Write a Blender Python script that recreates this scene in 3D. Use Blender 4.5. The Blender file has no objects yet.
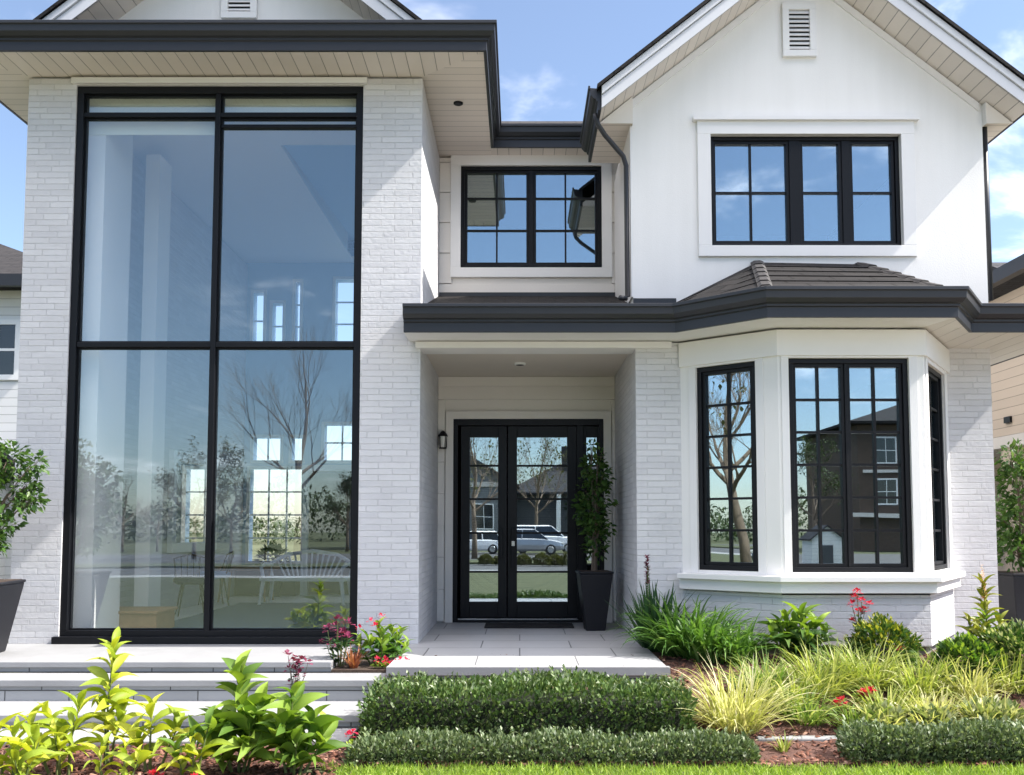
import bpy, math, random
import numpy as np
from mathutils import Vector, Matrix
random.seed(7)
rng = np.random.default_rng(11)
S = bpy.context.scene
COL = S.collection
R = math.radians

# ------------------------------------------------------------------ camera, sky, sun, exposure
F, CX, CY, H, PITCH = 950.0, 520.0, 461.0, 1.22, R(4.0)
cam_d = bpy.data.cameras.new('camera')
cam_d.sensor_width = 36.0
cam_d.sensor_fit = 'HORIZONTAL'
cam_d.lens = F / 1024 * 36
cam_d.shift_x = -8.0 / 1024
cam_d.shift_y = 73.5 / 1024
cam_d.clip_start = 0.05
cam_d.clip_end = 2000
cam = bpy.data.objects.new('camera', cam_d)
cam.location = (0, 0, H)
cam.rotation_euler = (R(90) + PITCH, 0, 0)
COL.objects.link(cam)
S.camera = cam

SUN_EL, SUN_AZ = R(47), R(6.5)          # azimuth measured from +X towards the camera side
to_sun = Vector((math.cos(SUN_EL) * math.cos(SUN_AZ), -math.cos(SUN_EL) * math.sin(SUN_AZ), math.sin(SUN_EL)))
sun_d = bpy.data.lights.new('sun', 'SUN')
sun_d.energy = 3.3
sun_d.angle = R(0.5)
sun_d.color = (1.0, 0.95, 0.87)
sun = bpy.data.objects.new('sun', sun_d)
sun.rotation_euler = to_sun.to_track_quat('Z', 'Y').to_euler()
sun.location = (20, -5, 25)
COL.objects.link(sun)

W = bpy.data.worlds.new('World')
S.world = W
W.use_nodes = True
nt = W.node_tree
nt.nodes.clear()
def wn(t, **k):
    n = nt.nodes.new(t)
    for a, v in k.items():
        setattr(n, a, v)
    return n
sky = wn('ShaderNodeTexSky', sky_type='NISHITA', sun_disc=False)
sky.sun_elevation = SUN_EL
sky.sun_rotation = math.atan2(to_sun.x, to_sun.y)
sky.air_density = 1.0
sky.dust_density = 0.6
sky.ozone_density = 2.6
tc = wn('ShaderNodeTexCoord')
sep = wn('ShaderNodeSeparateXYZ')
nt.links.new(tc.outputs['Generated'], sep.inputs[0])
# clouds live on a flat layer overhead: direction / height
zc = wn('ShaderNodeMath', operation='MAXIMUM'); zc.inputs[1].default_value = 0.04
nt.links.new(sep.outputs['Z'], zc.inputs[0])
za = wn('ShaderNodeMath', operation='ADD'); za.inputs[1].default_value = 0.22
nt.links.new(zc.outputs[0], za.inputs[0])
dv = wn('ShaderNodeVectorMath', operation='SCALE')
inv = wn('ShaderNodeMath', operation='DIVIDE'); inv.inputs[0].default_value = 1.0
nt.links.new(za.outputs[0], inv.inputs[1])
nt.links.new(tc.outputs['Generated'], dv.inputs[0]); nt.links.new(inv.outputs[0], dv.inputs['Scale'])
off = wn('ShaderNodeVectorMath', operation='ADD'); off.inputs[1].default_value = (7.3, 2.2, 0.0)
nt.links.new(dv.outputs[0], off.inputs[0])
cn = wn('ShaderNodeTexNoise'); cn.inputs['Scale'].default_value = 1.5; cn.inputs['Detail'].default_value = 7; cn.inputs['Roughness'].default_value = 0.58; cn.inputs['Distortion'].default_value = 0.35
nt.links.new(off.outputs[0], cn.inputs['Vector'])
cr = wn('ShaderNodeMapRange', interpolation_type='SMOOTHSTEP')
cr.inputs['From Min'].default_value = 0.56; cr.inputs['From Max'].default_value = 0.80
cr.inputs['To Min'].default_value = 0.02; cr.inputs['To Max'].default_value = 0.85
nt.links.new(cn.outputs['Fac'], cr.inputs['Value'])
mixc = wn('ShaderNodeMix', data_type='RGBA')
mixc.inputs['B'].default_value = (19.0, 18.0, 18.3, 1)
# unseen bright cloud bank overhead, added as fill light for the shaded walls
ov = wn('ShaderNodeMapRange', interpolation_type='SMOOTHSTEP')
ov.inputs['From Min'].default_value = 0.60; ov.inputs['From Max'].default_value = 0.80
ov.inputs['To Max'].default_value = 0.95
nt.links.new(sep.outputs['Z'], ov.inputs['Value'])
cm = wn('ShaderNodeMath', operation='MAXIMUM')
nt.links.new(cr.outputs[0], cm.inputs[0]); nt.links.new(ov.outputs[0], cm.inputs[1])
nt.links.new(cm.outputs[0], mixc.inputs['Factor'])
nt.links.new(sky.outputs[0], mixc.inputs['A'])
bg = wn('ShaderNodeBackground'); bg.inputs['Strength'].default_value = 0.073
nt.links.new(mixc.outputs['Result'], bg.inputs['Color'])
out = wn('ShaderNodeOutputWorld')
nt.links.new(bg.outputs[0], out.inputs[0])

S.view_settings.view_transform = 'Standard'
S.view_settings.look = 'None'
S.view_settings.exposure = 1.7
S.view_settings.gamma = 1.0
S.view_settings.use_curve_mapping = False
S.render.engine = 'CYCLES'
S.cycles.max_bounces = 10
S.cycles.diffuse_bounces = 4
S.cycles.glossy_bounces = 5
S.cycles.transparent_max_bounces = 16
S.cycles.use_denoising = True
S.cycles.sample_clamp_indirect = 8
S.cycles.caustics_reflective = False
S.cycles.caustics_refractive = False

# ------------------------------------------------------------------ photograph measurements -> places
cp, sp = math.cos(PITCH), math.sin(PITCH)
def ray(px, py):
    u, v = (px - CX) / F, (CY - py) / F
    return Vector((u, cp - v * sp, sp + v * cp))
def P(px, py, Y):
    d = ray(px, py)
    t = Y / d.y
    return Vector((t * d.x, Y, H + t * d.z))
def hit(px, py, p0, n):
    d = ray(px, py)
    o = Vector((0, 0, H))
    t = (Vector(p0) - o).dot(n) / d.dot(n)
    return o + d * t

# ------------------------------------------------------------------ materials
def newmat(name):
    m = bpy.data.materials.new(name)
    m.use_nodes = True
    t = m.node_tree
    b = t.nodes['Principled BSDF']
    return m, t, b
def N(t, typ, **k):
    n = t.nodes.new(typ)
    for a, v in k.items():
        if a.startswith('i_'):
            n.inputs[a[2:].replace('_', ' ')].default_value = v
        else:
            setattr(n, a, v)
    return n
def mixcol(t, fac, a, b, blend='MIX'):
    n = t.nodes.new('ShaderNodeMix'); n.data_type = 'RGBA'; n.blend_type = blend
    for key, val in (('Factor', fac), ('A', a), ('B', b)):
        if hasattr(val, 'links') or hasattr(val, 'is_linked'):
            t.links.new(val, n.inputs[key])
        elif isinstance(val, (int, float)):
            n.inputs[key].default_value = val
        else:
            n.inputs[key].default_value = tuple(val) + ((1,) if len(val) == 3 else ())
    return n.outputs['Result']
def addbump(t, b, height, dist, strength=1.0, prev=None):
    n = N(t, 'ShaderNodeBump')
    n.inputs['Distance'].default_value = dist
    n.inputs['Strength'].default_value = strength
    t.links.new(height, n.inputs['Height'])
    if prev is not None:
        t.links.new(prev, n.inputs['Normal'])
    t.links.new(n.outputs[0], b.inputs['Normal'])
    return n.outputs[0]
def obj_noise(t, scale, detail=4, rough=0.5, vec=None):
    n = N(t, 'ShaderNodeTexNoise')
    n.inputs['Scale'].default_value = scale; n.inputs['Detail'].default_value = detail; n.inputs['Roughness'].default_value = rough
    if vec is None:
        c = N(t, 'ShaderNodeTexCoord'); vec = c.outputs['Object']
    t.links.new(vec, n.inputs['Vector'])
    return n.outputs['Fac']
def plain(name, col, rough=0.5, var=0.08, nscale=6.0, bump=0.0, bscale=60.0, metal=0.0, spec=0.5):
    m, t, b = newmat(name)
    b.inputs['Roughness'].default_value = rough
    b.inputs['Metallic'].default_value = metal
    b.inputs['Specular IOR Level'].default_value = spec
    f = obj_noise(t, nscale, 5, 0.6)
    c = mixcol(t, f, [x * (1 - var) for x in col], [min(1, x * (1 + var)) for x in col])
    t.links.new(c, b.inputs['Base Color'])
    if bump:
        addbump(t, b, obj_noise(t, bscale, 4, 0.6), bump)
    return m
def uvvec(t):
    return N(t, 'ShaderNodeUVMap').outputs['UV']
def bricks(name, c1, c2, mort, bw, rh, ms, bump, rough=0.75, noise=0.0015, smooth=0.2, bscale=22, squash=1.0, big=0.05):
    m, t, b = newmat(name)
    b.inputs['Roughness'].default_value = rough
    b.inputs['Specular IOR Level'].default_value = 0.18
    uv = uvvec(t)
    # slightly wandering courses
    wob = N(t, 'ShaderNodeTexNoise'); wob.inputs['Scale'].default_value = 3.0
    t.links.new(uv, wob.inputs['Vector'])
    sc = N(t, 'ShaderNodeVectorMath', operation='SCALE'); sc.inputs['Scale'].default_value = 0.006
    t.links.new(wob.outputs['Color'], sc.inputs[0])
    ad = N(t, 'ShaderNodeVectorMath', operation='ADD')
    t.links.new(uv, ad.inputs[0]); t.links.new(sc.outputs[0], ad.inputs[1])
    br = N(t, 'ShaderNodeTexBrick', offset=0.43, offset_frequency=2, squash=squash, squash_frequency=3)
    br.inputs['Scale'].default_value = 1.0
    br.inputs['Brick Width'].default_value = bw; br.inputs['Row Height'].default_value = rh
    br.inputs['Mortar Size'].default_value = ms; br.inputs['Mortar Smooth'].default_value = smooth
    br.inputs['Color1'].default_value = (*c1, 1); br.inputs['Color2'].default_value = (*c2, 1); br.inputs['Mortar'].default_value = (*mort, 1)
    t.links.new(ad.outputs[0], br.inputs['Vector'])
    f = obj_noise(t, 2.3, 6, 0.65)
    c = mixcol(t, f, (1 - big, 1 - big, 1 - big), (1 + big, 1 + big, 1 + big))
    c2_ = mixcol(t, 1.0, br.outputs['Color'], c, 'MULTIPLY')
    t.links.new(c2_, b.inputs['Base Color'])
    iv = N(t, 'ShaderNodeMath', operation='SUBTRACT'); iv.inputs[0].default_value = 1.0
    t.links.new(br.outputs['Fac'], iv.inputs[1])
    nb = addbump(t, b, iv.outputs[0], bump)
    # individual bricks sit slightly in or out
    sx = N(t, 'ShaderNodeSeparateColor'); t.links.new(br.outputs['Color'], sx.inputs[0])
    nb = addbump(t, b, sx.outputs[0], bump * 1.6, 1.0, nb)
    addbump(t, b, obj_noise(t, bscale, 6, 0.65), noise, 1.0, nb)
    return m
def boards(name, col, axis, spacing, gap=0.05, rough=0.6, gapcol=0.45, var=0.05):
    m, t, b = newmat(name)
    b.inputs['Roughness'].default_value = rough
    s = N(t, 'ShaderNodeSeparateXYZ'); t.links.new(uvvec(t), s.inputs[0])
    d = N(t, 'ShaderNodeMath', operation='DIVIDE'); d.inputs[1].default_value = spacing
    t.links.new(s.outputs[axis], d.inputs[0])
    fr = N(t, 'ShaderNodeMath', operation='FRACT'); t.links.new(d.outputs[0], fr.inputs[0])
    fl = N(t, 'ShaderNodeMath', operation='FLOOR'); t.links.new(d.outputs[0], fl.inputs[0])
    wv = N(t, 'ShaderNodeTexWhiteNoise', noise_dimensions='1D'); t.links.new(fl.outputs[0], wv.inputs['W'])
    lt = N(t, 'ShaderNodeMath', operation='GREATER_THAN'); lt.inputs[1].default_value = gap
    t.links.new(fr.outputs[0], lt.inputs[0])
    base = mixcol(t, wv.outputs['Value'], [x * (1 - var) for x in col], [x * (1 + var) for x in col])
    c = mixcol(t, lt.outputs[0], [x * gapcol for x in col], base)
    t.links.new(c, b.inputs['Base Color'])
    nb = addbump(t, b, lt.outputs[0], 0.006)
    addbump(t, b, obj_noise(t, 30, 4), 0.0012, 1, nb)
    return m
def glassmat(name, fac, tint=(0.93, 0.97, 0.96), rough=0.0):
    m = bpy.data.materials.new(name); m.use_nodes = True
    t = m.node_tree; t.nodes.clear()
    o = N(t, 'ShaderNodeOutputMaterial'); mx = N(t, 'ShaderNodeMixShader')
    tr = N(t, 'ShaderNodeBsdfTransparent'); tr.inputs[0].default_value = (*tint, 1)
    gl = N(t, 'ShaderNodeBsdfGlossy'); gl.inputs['Roughness'].default_value = rough; gl.inputs['Color'].default_value = (0.80, 0.93, 1.0, 1)
    # float glass is never perfectly flat
    bp = N(t, 'ShaderNodeBump'); bp.inputs['Distance'].default_value = 0.0012; bp.inputs['Strength'].default_value = 1
    t.links.new(obj_noise(t, 0.9, 1, 0.3), bp.inputs['Height'])
    t.links.new(bp.outputs[0], gl.inputs['Normal'])
    mx.inputs[0].default_value = fac
    t.links.new(tr.outputs[0], mx.inputs[1]); t.links.new(gl.outputs[0], mx.inputs[2]); t.links.new(mx.outputs[0], o.inputs[0])
    return m
def leafmat(name, c1, c2, c3=None, trans=0.3, rough=0.55, spec=0.25):
    m, t, b = newmat(name)
    g = N(t, 'ShaderNodeNewGeometry')
    rp = N(t, 'ShaderNodeValToRGB')
    e = rp.color_ramp.elements
    e[0].position = 0.0; e[0].color = (*c1, 1)
    e[1].position = 1.0; e[1].color = (*c2, 1)
    if c3 is not None:
        x = e.new(0.86); x.color = (*c2, 1)
        e[-1].color = (*c3, 1)
    t.links.new(g.outputs['Random Per Island'], rp.inputs[0])
    nz = obj_noise(t, 2.2, 2)
    vv = mixcol(t, nz, (0.75, 0.75, 0.75), (1.25, 1.25, 1.25))
    c = mixcol(t, 1.0, rp.outputs[0], vv, 'MULTIPLY')
    t.links.new(c, b.inputs['Base Color'])
    b.inputs['Roughness'].default_value = rough
    b.inputs['Specular IOR Level'].default_value = spec
    tl = N(t, 'ShaderNodeBsdfTranslucent')
    tc_ = mixcol(t, 1.0, c, (1.25, 1.3, 0.6), 'MULTIPLY')
    t.links.new(tc_, tl.inputs[0])
    mx = N(t, 'ShaderNodeMixShader'); mx.inputs[0].default_value = trans
    o = t.nodes['Material Output']
    t.links.new(b.outputs[0], mx.inputs[1]); t.links.new(tl.outputs[0], mx.inputs[2]); t.links.new(mx.outputs[0], o.inputs[0])
    return m

M = {}
M['brick'] = bricks('painted_brick', (0.66, 0.655, 0.665), (0.59, 0.585, 0.60), (0.60, 0.595, 0.605), 0.34, 0.066, 0.005, 0.0036, noise=0.007, smooth=0.7, big=0.10, squash=0.8)
M['stucco'] = plain('white_stucco', (0.80, 0.79, 0.775), 0.9, 0.035, 0.9, 0.0016, 95)
m_, t_, b_ = M['stucco'], M['stucco'].node_tree, M['stucco'].node_tree.nodes['Principled BSDF']
mp_ = N(t_, 'ShaderNodeMapping'); mp_.inputs['Scale'].default_value = (5.0, 5.0, 0.35)
t_.links.new(N(t_, 'ShaderNodeTexCoord').outputs['Object'], mp_.inputs['Vector'])
st_ = obj_noise(t_, 1.0, 5, 0.6, mp_.outputs[0])
old_ = b_.inputs['Base Color'].links[0].from_socket
t_.links.new(mixcol(t_, 1.0, old_, mixcol(t_, st_, (0.93, 0.925, 0.915), (1.05, 1.05, 1.05)), 'MULTIPLY'), b_.inputs['Base Color'])
M['trim'] = plain('white_trim', (0.76, 0.75, 0.74), 0.55, 0.03, 3, 0.0006, 30)
M['cream'] = plain('cream_siding', (0.74, 0.70, 0.65), 0.6, 0.04, 3, 0.0012, 40)
M['soffit_u'] = boards('soffit_boards_u', (0.72, 0.655, 0.60), 0, 0.15)
M['soffit_v'] = boards('soffit_boards_v', (0.72, 0.655, 0.60), 1, 0.15)
M['soffit_white'] = boards('porch_soffit', (0.70, 0.67, 0.63), 0, 0.20, gapcol=0.7)
M['ceil'] = plain('porch_ceiling', (0.66, 0.60, 0.53), 0.7, 0.03)
M['gutter'] = plain('gutter_metal', (0.026, 0.028, 0.034), 0.40, 0.10, 4, 0.0004, 9, spec=0.4)
M['frame'] = plain('black_frame', (0.005, 0.0055, 0.0075), 0.45, 0.15, 5, spec=0.25)
M['door'] = plain('black_door', (0.005, 0.005, 0.007), 0.4, 0.15, 5, 0.0004, 25, spec=0.25)
M['glass_big'] = glassmat('large_pane_glass', 0.135, (0.985, 0.995, 0.995))
M['glass'] = glassmat('window_glass', 0.36, (0.85, 0.9, 0.92))
M['roof'] = bricks('roof_tile', (0.015, 0.014, 0.0145), (0.024, 0.022, 0.022), (0.007, 0.006, 0.006), 0.42, 0.2, 0.012, 0.016, 0.75, 0.002, 0.1, 40, big=0.2)
M['hipcap'] = plain('hip_cap_tile', (0.028, 0.025, 0.025), 0.65, 0.2, 12, 0.002, 40)
M['stone'] = bricks('step_stone', (0.38, 0.385, 0.395), (0.31, 0.315, 0.325), (0.10, 0.10, 0.10), 0.56, 0.096, 0.005, 0.004, 0.7, 0.0015, 0.1, 40, big=0.1)
M['slab'] = plain('pale_slab', (0.27, 0.273, 0.28), 0.6, 0.17, 4, 0.0012, 60)
M['paver'] = bricks('porch_pavers', (0.39, 0.395, 0.405), (0.35, 0.355, 0.365), (0.15, 0.15, 0.155), 0.92, 0.61, 0.006, 0.003, 0.5, 0.0006, 0.1, 40, big=0.08)
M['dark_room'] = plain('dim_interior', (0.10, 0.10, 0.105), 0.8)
M['inner'] = plain('sky_tinted_paint', (0.38, 0.55, 0.74), 0.8, 0.03)  # the blue carries the sky reflection of the tall window
M['reflected_soffit'] = plain('soffit_reflection', (0.80, 0.82, 0.68), 0.8, 0.03)
M['innerw'] = plain('interior_white', (0.82, 0.83, 0.82), 0.7, 0.02)
M['concrete'] = plain('foundation', (0.20, 0.19, 0.18), 0.9, 0.2, 5, 0.003, 40)
M['pot'] = plain('charcoal_pot', (0.012, 0.012, 0.016), 0.5, 0.2, 6, 0.0008, 60, spec=0.3)
M['mat'] = plain('coir_mat', (0.012, 0.012, 0.014), 0.95, 0.3, 30, 0.004, 300)
M['soil'] = plain('soil', (0.05, 0.032, 0.022), 0.95, 0.4, 20, 0.01, 60)
M['mulch'] = plain('mulch', (0.095, 0.045, 0.034), 0.95, 0.5, 22, 0.02, 45)
M['bark'] = plain('bark', (0.16, 0.12, 0.09), 0.9, 0.25, 12, 0.006, 50)
M['twig'] = plain('pale_bark', (0.19, 0.14, 0.10), 0.9, 0.2, 8, 0.004, 40)
M['stem'] = plain('green_stem', (0.10, 0.13, 0.035), 0.6, 0.25, 20)
M['lawn'] = plain('lawn_soil', (0.075, 0.082, 0.034), 0.95, 0.35, 3.0, 0.02, 70)
M['asphalt'] = plain('asphalt', (0.085, 0.083, 0.082), 0.9, 0.1, 1.5, 0.003, 90)
M['bounce_paving'] = bricks('bounce_slabs', (0.50, 0.48, 0.46), (0.45, 0.43, 0.415), (0.25, 0.24, 0.23), 1.2, 0.8, 0.008, 0.003, 0.7, 0.0008, 0.1, 40, big=0.1)
M['pavement'] = plain('pavement', (0.30, 0.295, 0.285), 0.85, 0.08, 2, 0.002, 60)
M['white'] = plain('white_paint', (0.90, 0.90, 0.89), 0.4, 0.03)
M['wood'] = plain('wood', (0.33, 0.19, 0.10), 0.5, 0.25, 9, 0.001, 30)
M['dark_backing'] = plain('dark_backing', (0.035, 0.030, 0.028), 0.5, 0.2, 8)
M['navy'] = plain('navy_fabric', (0.03, 0.04, 0.075), 0.9, 0.2)
M['rug'] = plain('blue_rug', (0.07, 0.12, 0.19), 0.95, 0.12, 6, 0.004, 200)
M['oak'] = plain('pale_floor', (0.72, 0.74, 0.76), 0.35, 0.08, 3)
M['chrome'] = plain('metal', (0.55, 0.55, 0.56), 0.25, 0.05, 5, metal=1.0)
M['rubber'] = plain('rubber', (0.015, 0.015, 0.015), 0.8, 0.1)
M['lamp_glass'] = plain('frosted_glass', (0.7, 0.68, 0.62), 0.3, 0.05)

M['chrome_mirror'] = plain('mirror', (0.75, 0.77, 0.78), 0.02, 0.01, 2, metal=1.0)
# foliage
M['box_leaf'] = leafmat('boxwood_leaf', (0.036, 0.075, 0.022), (0.115, 0.185, 0.052), (0.24, 0.31, 0.14), 0.22, 0.35)
M['low_leaf'] = leafmat('low_hedge_leaf', (0.05, 0.085, 0.035), (0.17, 0.22, 0.105), (0.45, 0.49, 0.36), 0.22, 0.4)
M['shrub_leaf'] = leafmat('shrub_leaf', (0.030, 0.075, 0.018), (0.085, 0.16, 0.035), (0.15, 0.22, 0.07), 0.3, 0.35)
M['dark_leaf'] = leafmat('dark_leaf', (0.016, 0.040, 0.012), (0.045, 0.095, 0.025), (0.08, 0.13, 0.05), 0.25, 0.4)
M['lily_leaf'] = leafmat('lily_leaf', (0.045, 0.11, 0.022), (0.12, 0.24, 0.05), (0.24, 0.36, 0.12), 0.35, 0.4)
M['spike_leaf'] = leafmat('spike_leaf', (0.02, 0.055, 0.02), (0.05, 0.12, 0.04), None, 0.2, 0.4)
M['pale_blade'] = leafmat('pale_blade', (0.30, 0.33, 0.09), (0.62, 0.59, 0.32), (0.80, 0.74, 0.58), 0.35, 0.5)
M['gold_blade'] = leafmat('gold_blade', (0.17, 0.24, 0.05), (0.42, 0.45, 0.13), (0.72, 0.69, 0.46), 0.35, 0.5)
M['green_blade'] = leafmat('green_blade', (0.09, 0.17, 0.04), (0.27, 0.36, 0.09), (0.58, 0.58, 0.32), 0.35, 0.5)
M['lime_leaf'] = leafmat('lime_leaf', (0.19, 0.28, 0.03), (0.50, 0.52, 0.05), (0.66, 0.63, 0.20), 0.35, 0.5)
M['lance_leaf'] = leafmat('lance_leaf', (0.065, 0.145, 0.024), (0.25, 0.36, 0.05), (0.40, 0.48, 0.09), 0.35, 0.5)
M['gold_leaf'] = leafmat('gold_leaf', (0.12, 0.16, 0.02), (0.33, 0.33, 0.05), (0.5, 0.46, 0.10), 0.3, 0.45)
M['cover_leaf'] = leafmat('cover_leaf', (0.10, 0.15, 0.05), (0.33, 0.36, 0.17), (0.62, 0.60, 0.42), 0.3, 0.45)
M['far_leaf'] = leafmat('far_leaf', (0.025, 0.040, 0.018), (0.06, 0.085, 0.03), None, 0.2, 0.7)
M['olive_leaf'] = leafmat('olive_leaf', (0.06, 0.065, 0.025), (0.13, 0.13, 0.05), None, 0.25, 0.7)
M['red_petal'] = leafmat('red_petal', (0.45, 0.015, 0.05), (0.70, 0.05, 0.12), None, 0.3, 0.5)
M['plum_petal'] = leafmat('plum_petal', (0.12, 0.015, 0.05), (0.30, 0.05, 0.12), None, 0.25, 0.5)
M['peach_petal'] = leafmat('peach_petal', (0.70, 0.35, 0.18), (0.78, 0.55, 0.32), None, 0.3, 0.5)
M['rust_leaf'] = leafmat('rust_leaf', (0.20, 0.05, 0.03), (0.42, 0.17, 0.08), None, 0.3, 0.5)
M['grass'] = leafmat('grass_blade', (0.11, 0.20, 0.025), (0.30, 0.42, 0.06), (0.45, 0.50, 0.14), 0.35, 0.5)
M['chip'] = leafmat('bark_chip', (0.05, 0.022, 0.016), (0.17, 0.075, 0.05), (0.32, 0.20, 0.15), 0.0, 0.9, 0.2)

# ------------------------------------------------------------------ mesh helpers
ZUP = Vector((0, 0, 1))
class MB:
    def __init__(s):
        s.v, s.f = [], []
    def poly(s, pts):
        i = len(s.v)
        s.v += [tuple(p) for p in pts]
        s.f.append(tuple(range(i, i + len(pts))))
    def hexa(s, c):                       # 8 corners: bottom ring, top ring
        i = len(s.v)
        s.v += [tuple(p) for p in c]
        for q in ((3, 2, 1, 0), (4, 5, 6, 7), (0, 1, 5, 4), (1, 2, 6, 5), (2, 3, 7, 6), (3, 0, 4, 7)):
            s.f.append(tuple(i + k for k in q))
    def box(s, x0, x1, y0, y1, z0, z1):
        s.hexa([(x0, y0, z0), (x1, y0, z0), (x1, y1, z0), (x0, y1, z0), (x0, y0, z1), (x1, y0, z1), (x1, y1, z1), (x0, y1, z1)])
    def obox(s, fr, u0, u1, z0, z1, d0, d1):
        """box in a facade frame: u along the wall, z up, d outward"""
        O, T, Nn = fr
        g = lambda u, d, z: O + T * u + Nn * d + ZUP * z
        s.hexa([g(u0, d1, z0), g(u1, d1, z0), g(u1, d0, z0), g(u0, d0, z0), g(u0, d1, z1), g(u1, d1, z1), g(u1, d0, z1), g(u0, d0, z1)])
    def ring(s, fr, u0, u1, z0, z1, w, d0, d1, wb=None):
        wb = w if wb is None else wb
        s.obox(fr, u0, u1, z1 - w, z1, d0, d1)
        s.obox(fr, u0, u1, z0, z0 + wb, d0, d1)
        s.obox(fr, u0, u0 + w, z0 + wb, z1 - w, d0, d1)
        s.obox(fr, u1 - w, u1, z0 + wb, z1 - w, d0, d1)
    def prism(s, pts, z0, z1):
        n = len(pts); i = len(s.v)
        s.v += [(p[0], p[1], z0) for p in pts] + [(p[0], p[1], z1) for p in pts]
        s.f.append(tuple(reversed(range(i, i + n)))); s.f.append(tuple(range(i + n, i + 2 * n)))
        for k in range(n):
            a, b = k, (k + 1) % n
            s.f.append((i + a, i + b, i + n + b, i + n + a))
    def tube(s, pts, rad, n=8, cap=True):
        pts = [Vector(p) for p in pts]
        if not hasattr(rad, '__len__'):
            rad = [rad] * len(pts)
        i = len(s.v)
        up = Vector((0.31, 0.17, 0.93))
        for k, p in enumerate(pts):
            t = (pts[min(k + 1, len(pts) - 1)] - pts[max(k - 1, 0)]).normalized()
            a = t.cross(up)
            if a.length < 0.15:
                a = t.cross(Vector((1, 0.1, 0)))
            a.normalize(); b = t.cross(a)
            for q in range(n):
                an = 2 * math.pi * q / n
                s.v.append(tuple(p + (a * math.cos(an) + b * math.sin(an)) * rad[k]))
        for k in range(len(pts) - 1):
            for q in range(n):
                r = (q + 1) % n
                s.f.append((i + k * n + q, i + k * n + r, i + (k + 1) * n + r, i + (k + 1) * n + q))
        if cap:
            s.f.append(tuple(reversed(range(i, i + n))))
            m = i + (len(pts) - 1) * n
            s.f.append(tuple(range(m, m + n)))
    def lathe(s, c, prof, n=24):
        i = len(s.v); c = Vector(c)
        for r, z in prof:
            for q in range(n):
                an = 2 * math.pi * q / n
                s.v.append((c.x + r * math.cos(an), c.y + r * math.sin(an), c.z + z))
        for k in range(len(prof) - 1):
            for q in range(n):
                r = (q + 1) % n
                s.f.append((i + k * n + q, i + k * n + r, i + (k + 1) * n + r, i + (k + 1) * n + q))
        s.f.append(tuple(reversed(range(i, i + n))))
        m = i + (len(prof) - 1) * n
        s.f.append(tuple(range(m, m + n)))
    def build(s, name, mat, parent=None, bevel=0, smooth=False, uv=True):
        me = bpy.data.meshes.new(name)
        me.from_pydata(s.v, [], s.f)
        if uv:
            boxuv(me)
        return finish(name, me, mat, parent, bevel, smooth)
def boxuv(me):
    uvl = me.uv_layers.new(name='UVMap')
    for p in me.polygons:
        n = p.normal
        if abs(n.z) > 0.985:
            t, b = Vector((1, 0, 0)), Vector((0, 1, 0))
        else:
            t = ZUP.cross(n).normalized(); b = n.cross(t)
        for li in p.loop_indices:
            co = me.vertices[me.loops[li].vertex_index].co
            uvl.data[li].uv = (co.dot(t), co.dot(b))
def finish(name, me, mat, parent=None, bevel=0, smooth=False):
    o = bpy.data.objects.new(name, me)
    COL.objects.link(o)
    me.materials.append(M[mat] if isinstance(mat, str) else mat)
    if smooth:
        me.polygons.foreach_set('use_smooth', [True] * len(me.polygons))
    if bevel:
        b = o.modifiers.new('bevel', 'BEVEL'); b.width = bevel; b.segments = 2; b.limit_method = 'ANGLE'
    if parent is not None:
        o.parent = parent
        if parent.type == 'EMPTY' and parent.get('world_children'):
            o.matrix_parent_inverse = Matrix.Translation(-parent.location)
    return o
def tag(o, label=None, cat=None, group=None, kind=None):
    for k, v in (('label', label), ('category', cat), ('group', group), ('kind', kind)):
        if v:
            o[k] = v
    return o
def thing(name, label, cat, loc=(0, 0, 0), rz=0, group=None, world=False, scale=1.0):
    o = bpy.data.objects.new(name, None)
    o.empty_display_size = 0.2
    COL.objects.link(o)
    o.location = loc; o.rotation_euler = (0, 0, rz); o.scale = (scale,) * 3
    if world:
        o['world_children'] = True
    return tag(o, label, cat, group, 'thing')
def copy_tree(o, parent=None):
    c = o.copy(); COL.objects.link(c)
    if parent is not None:
        c.parent = parent
    for ch in list(o.children):
        copy_tree(ch, c)
    return c

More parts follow.
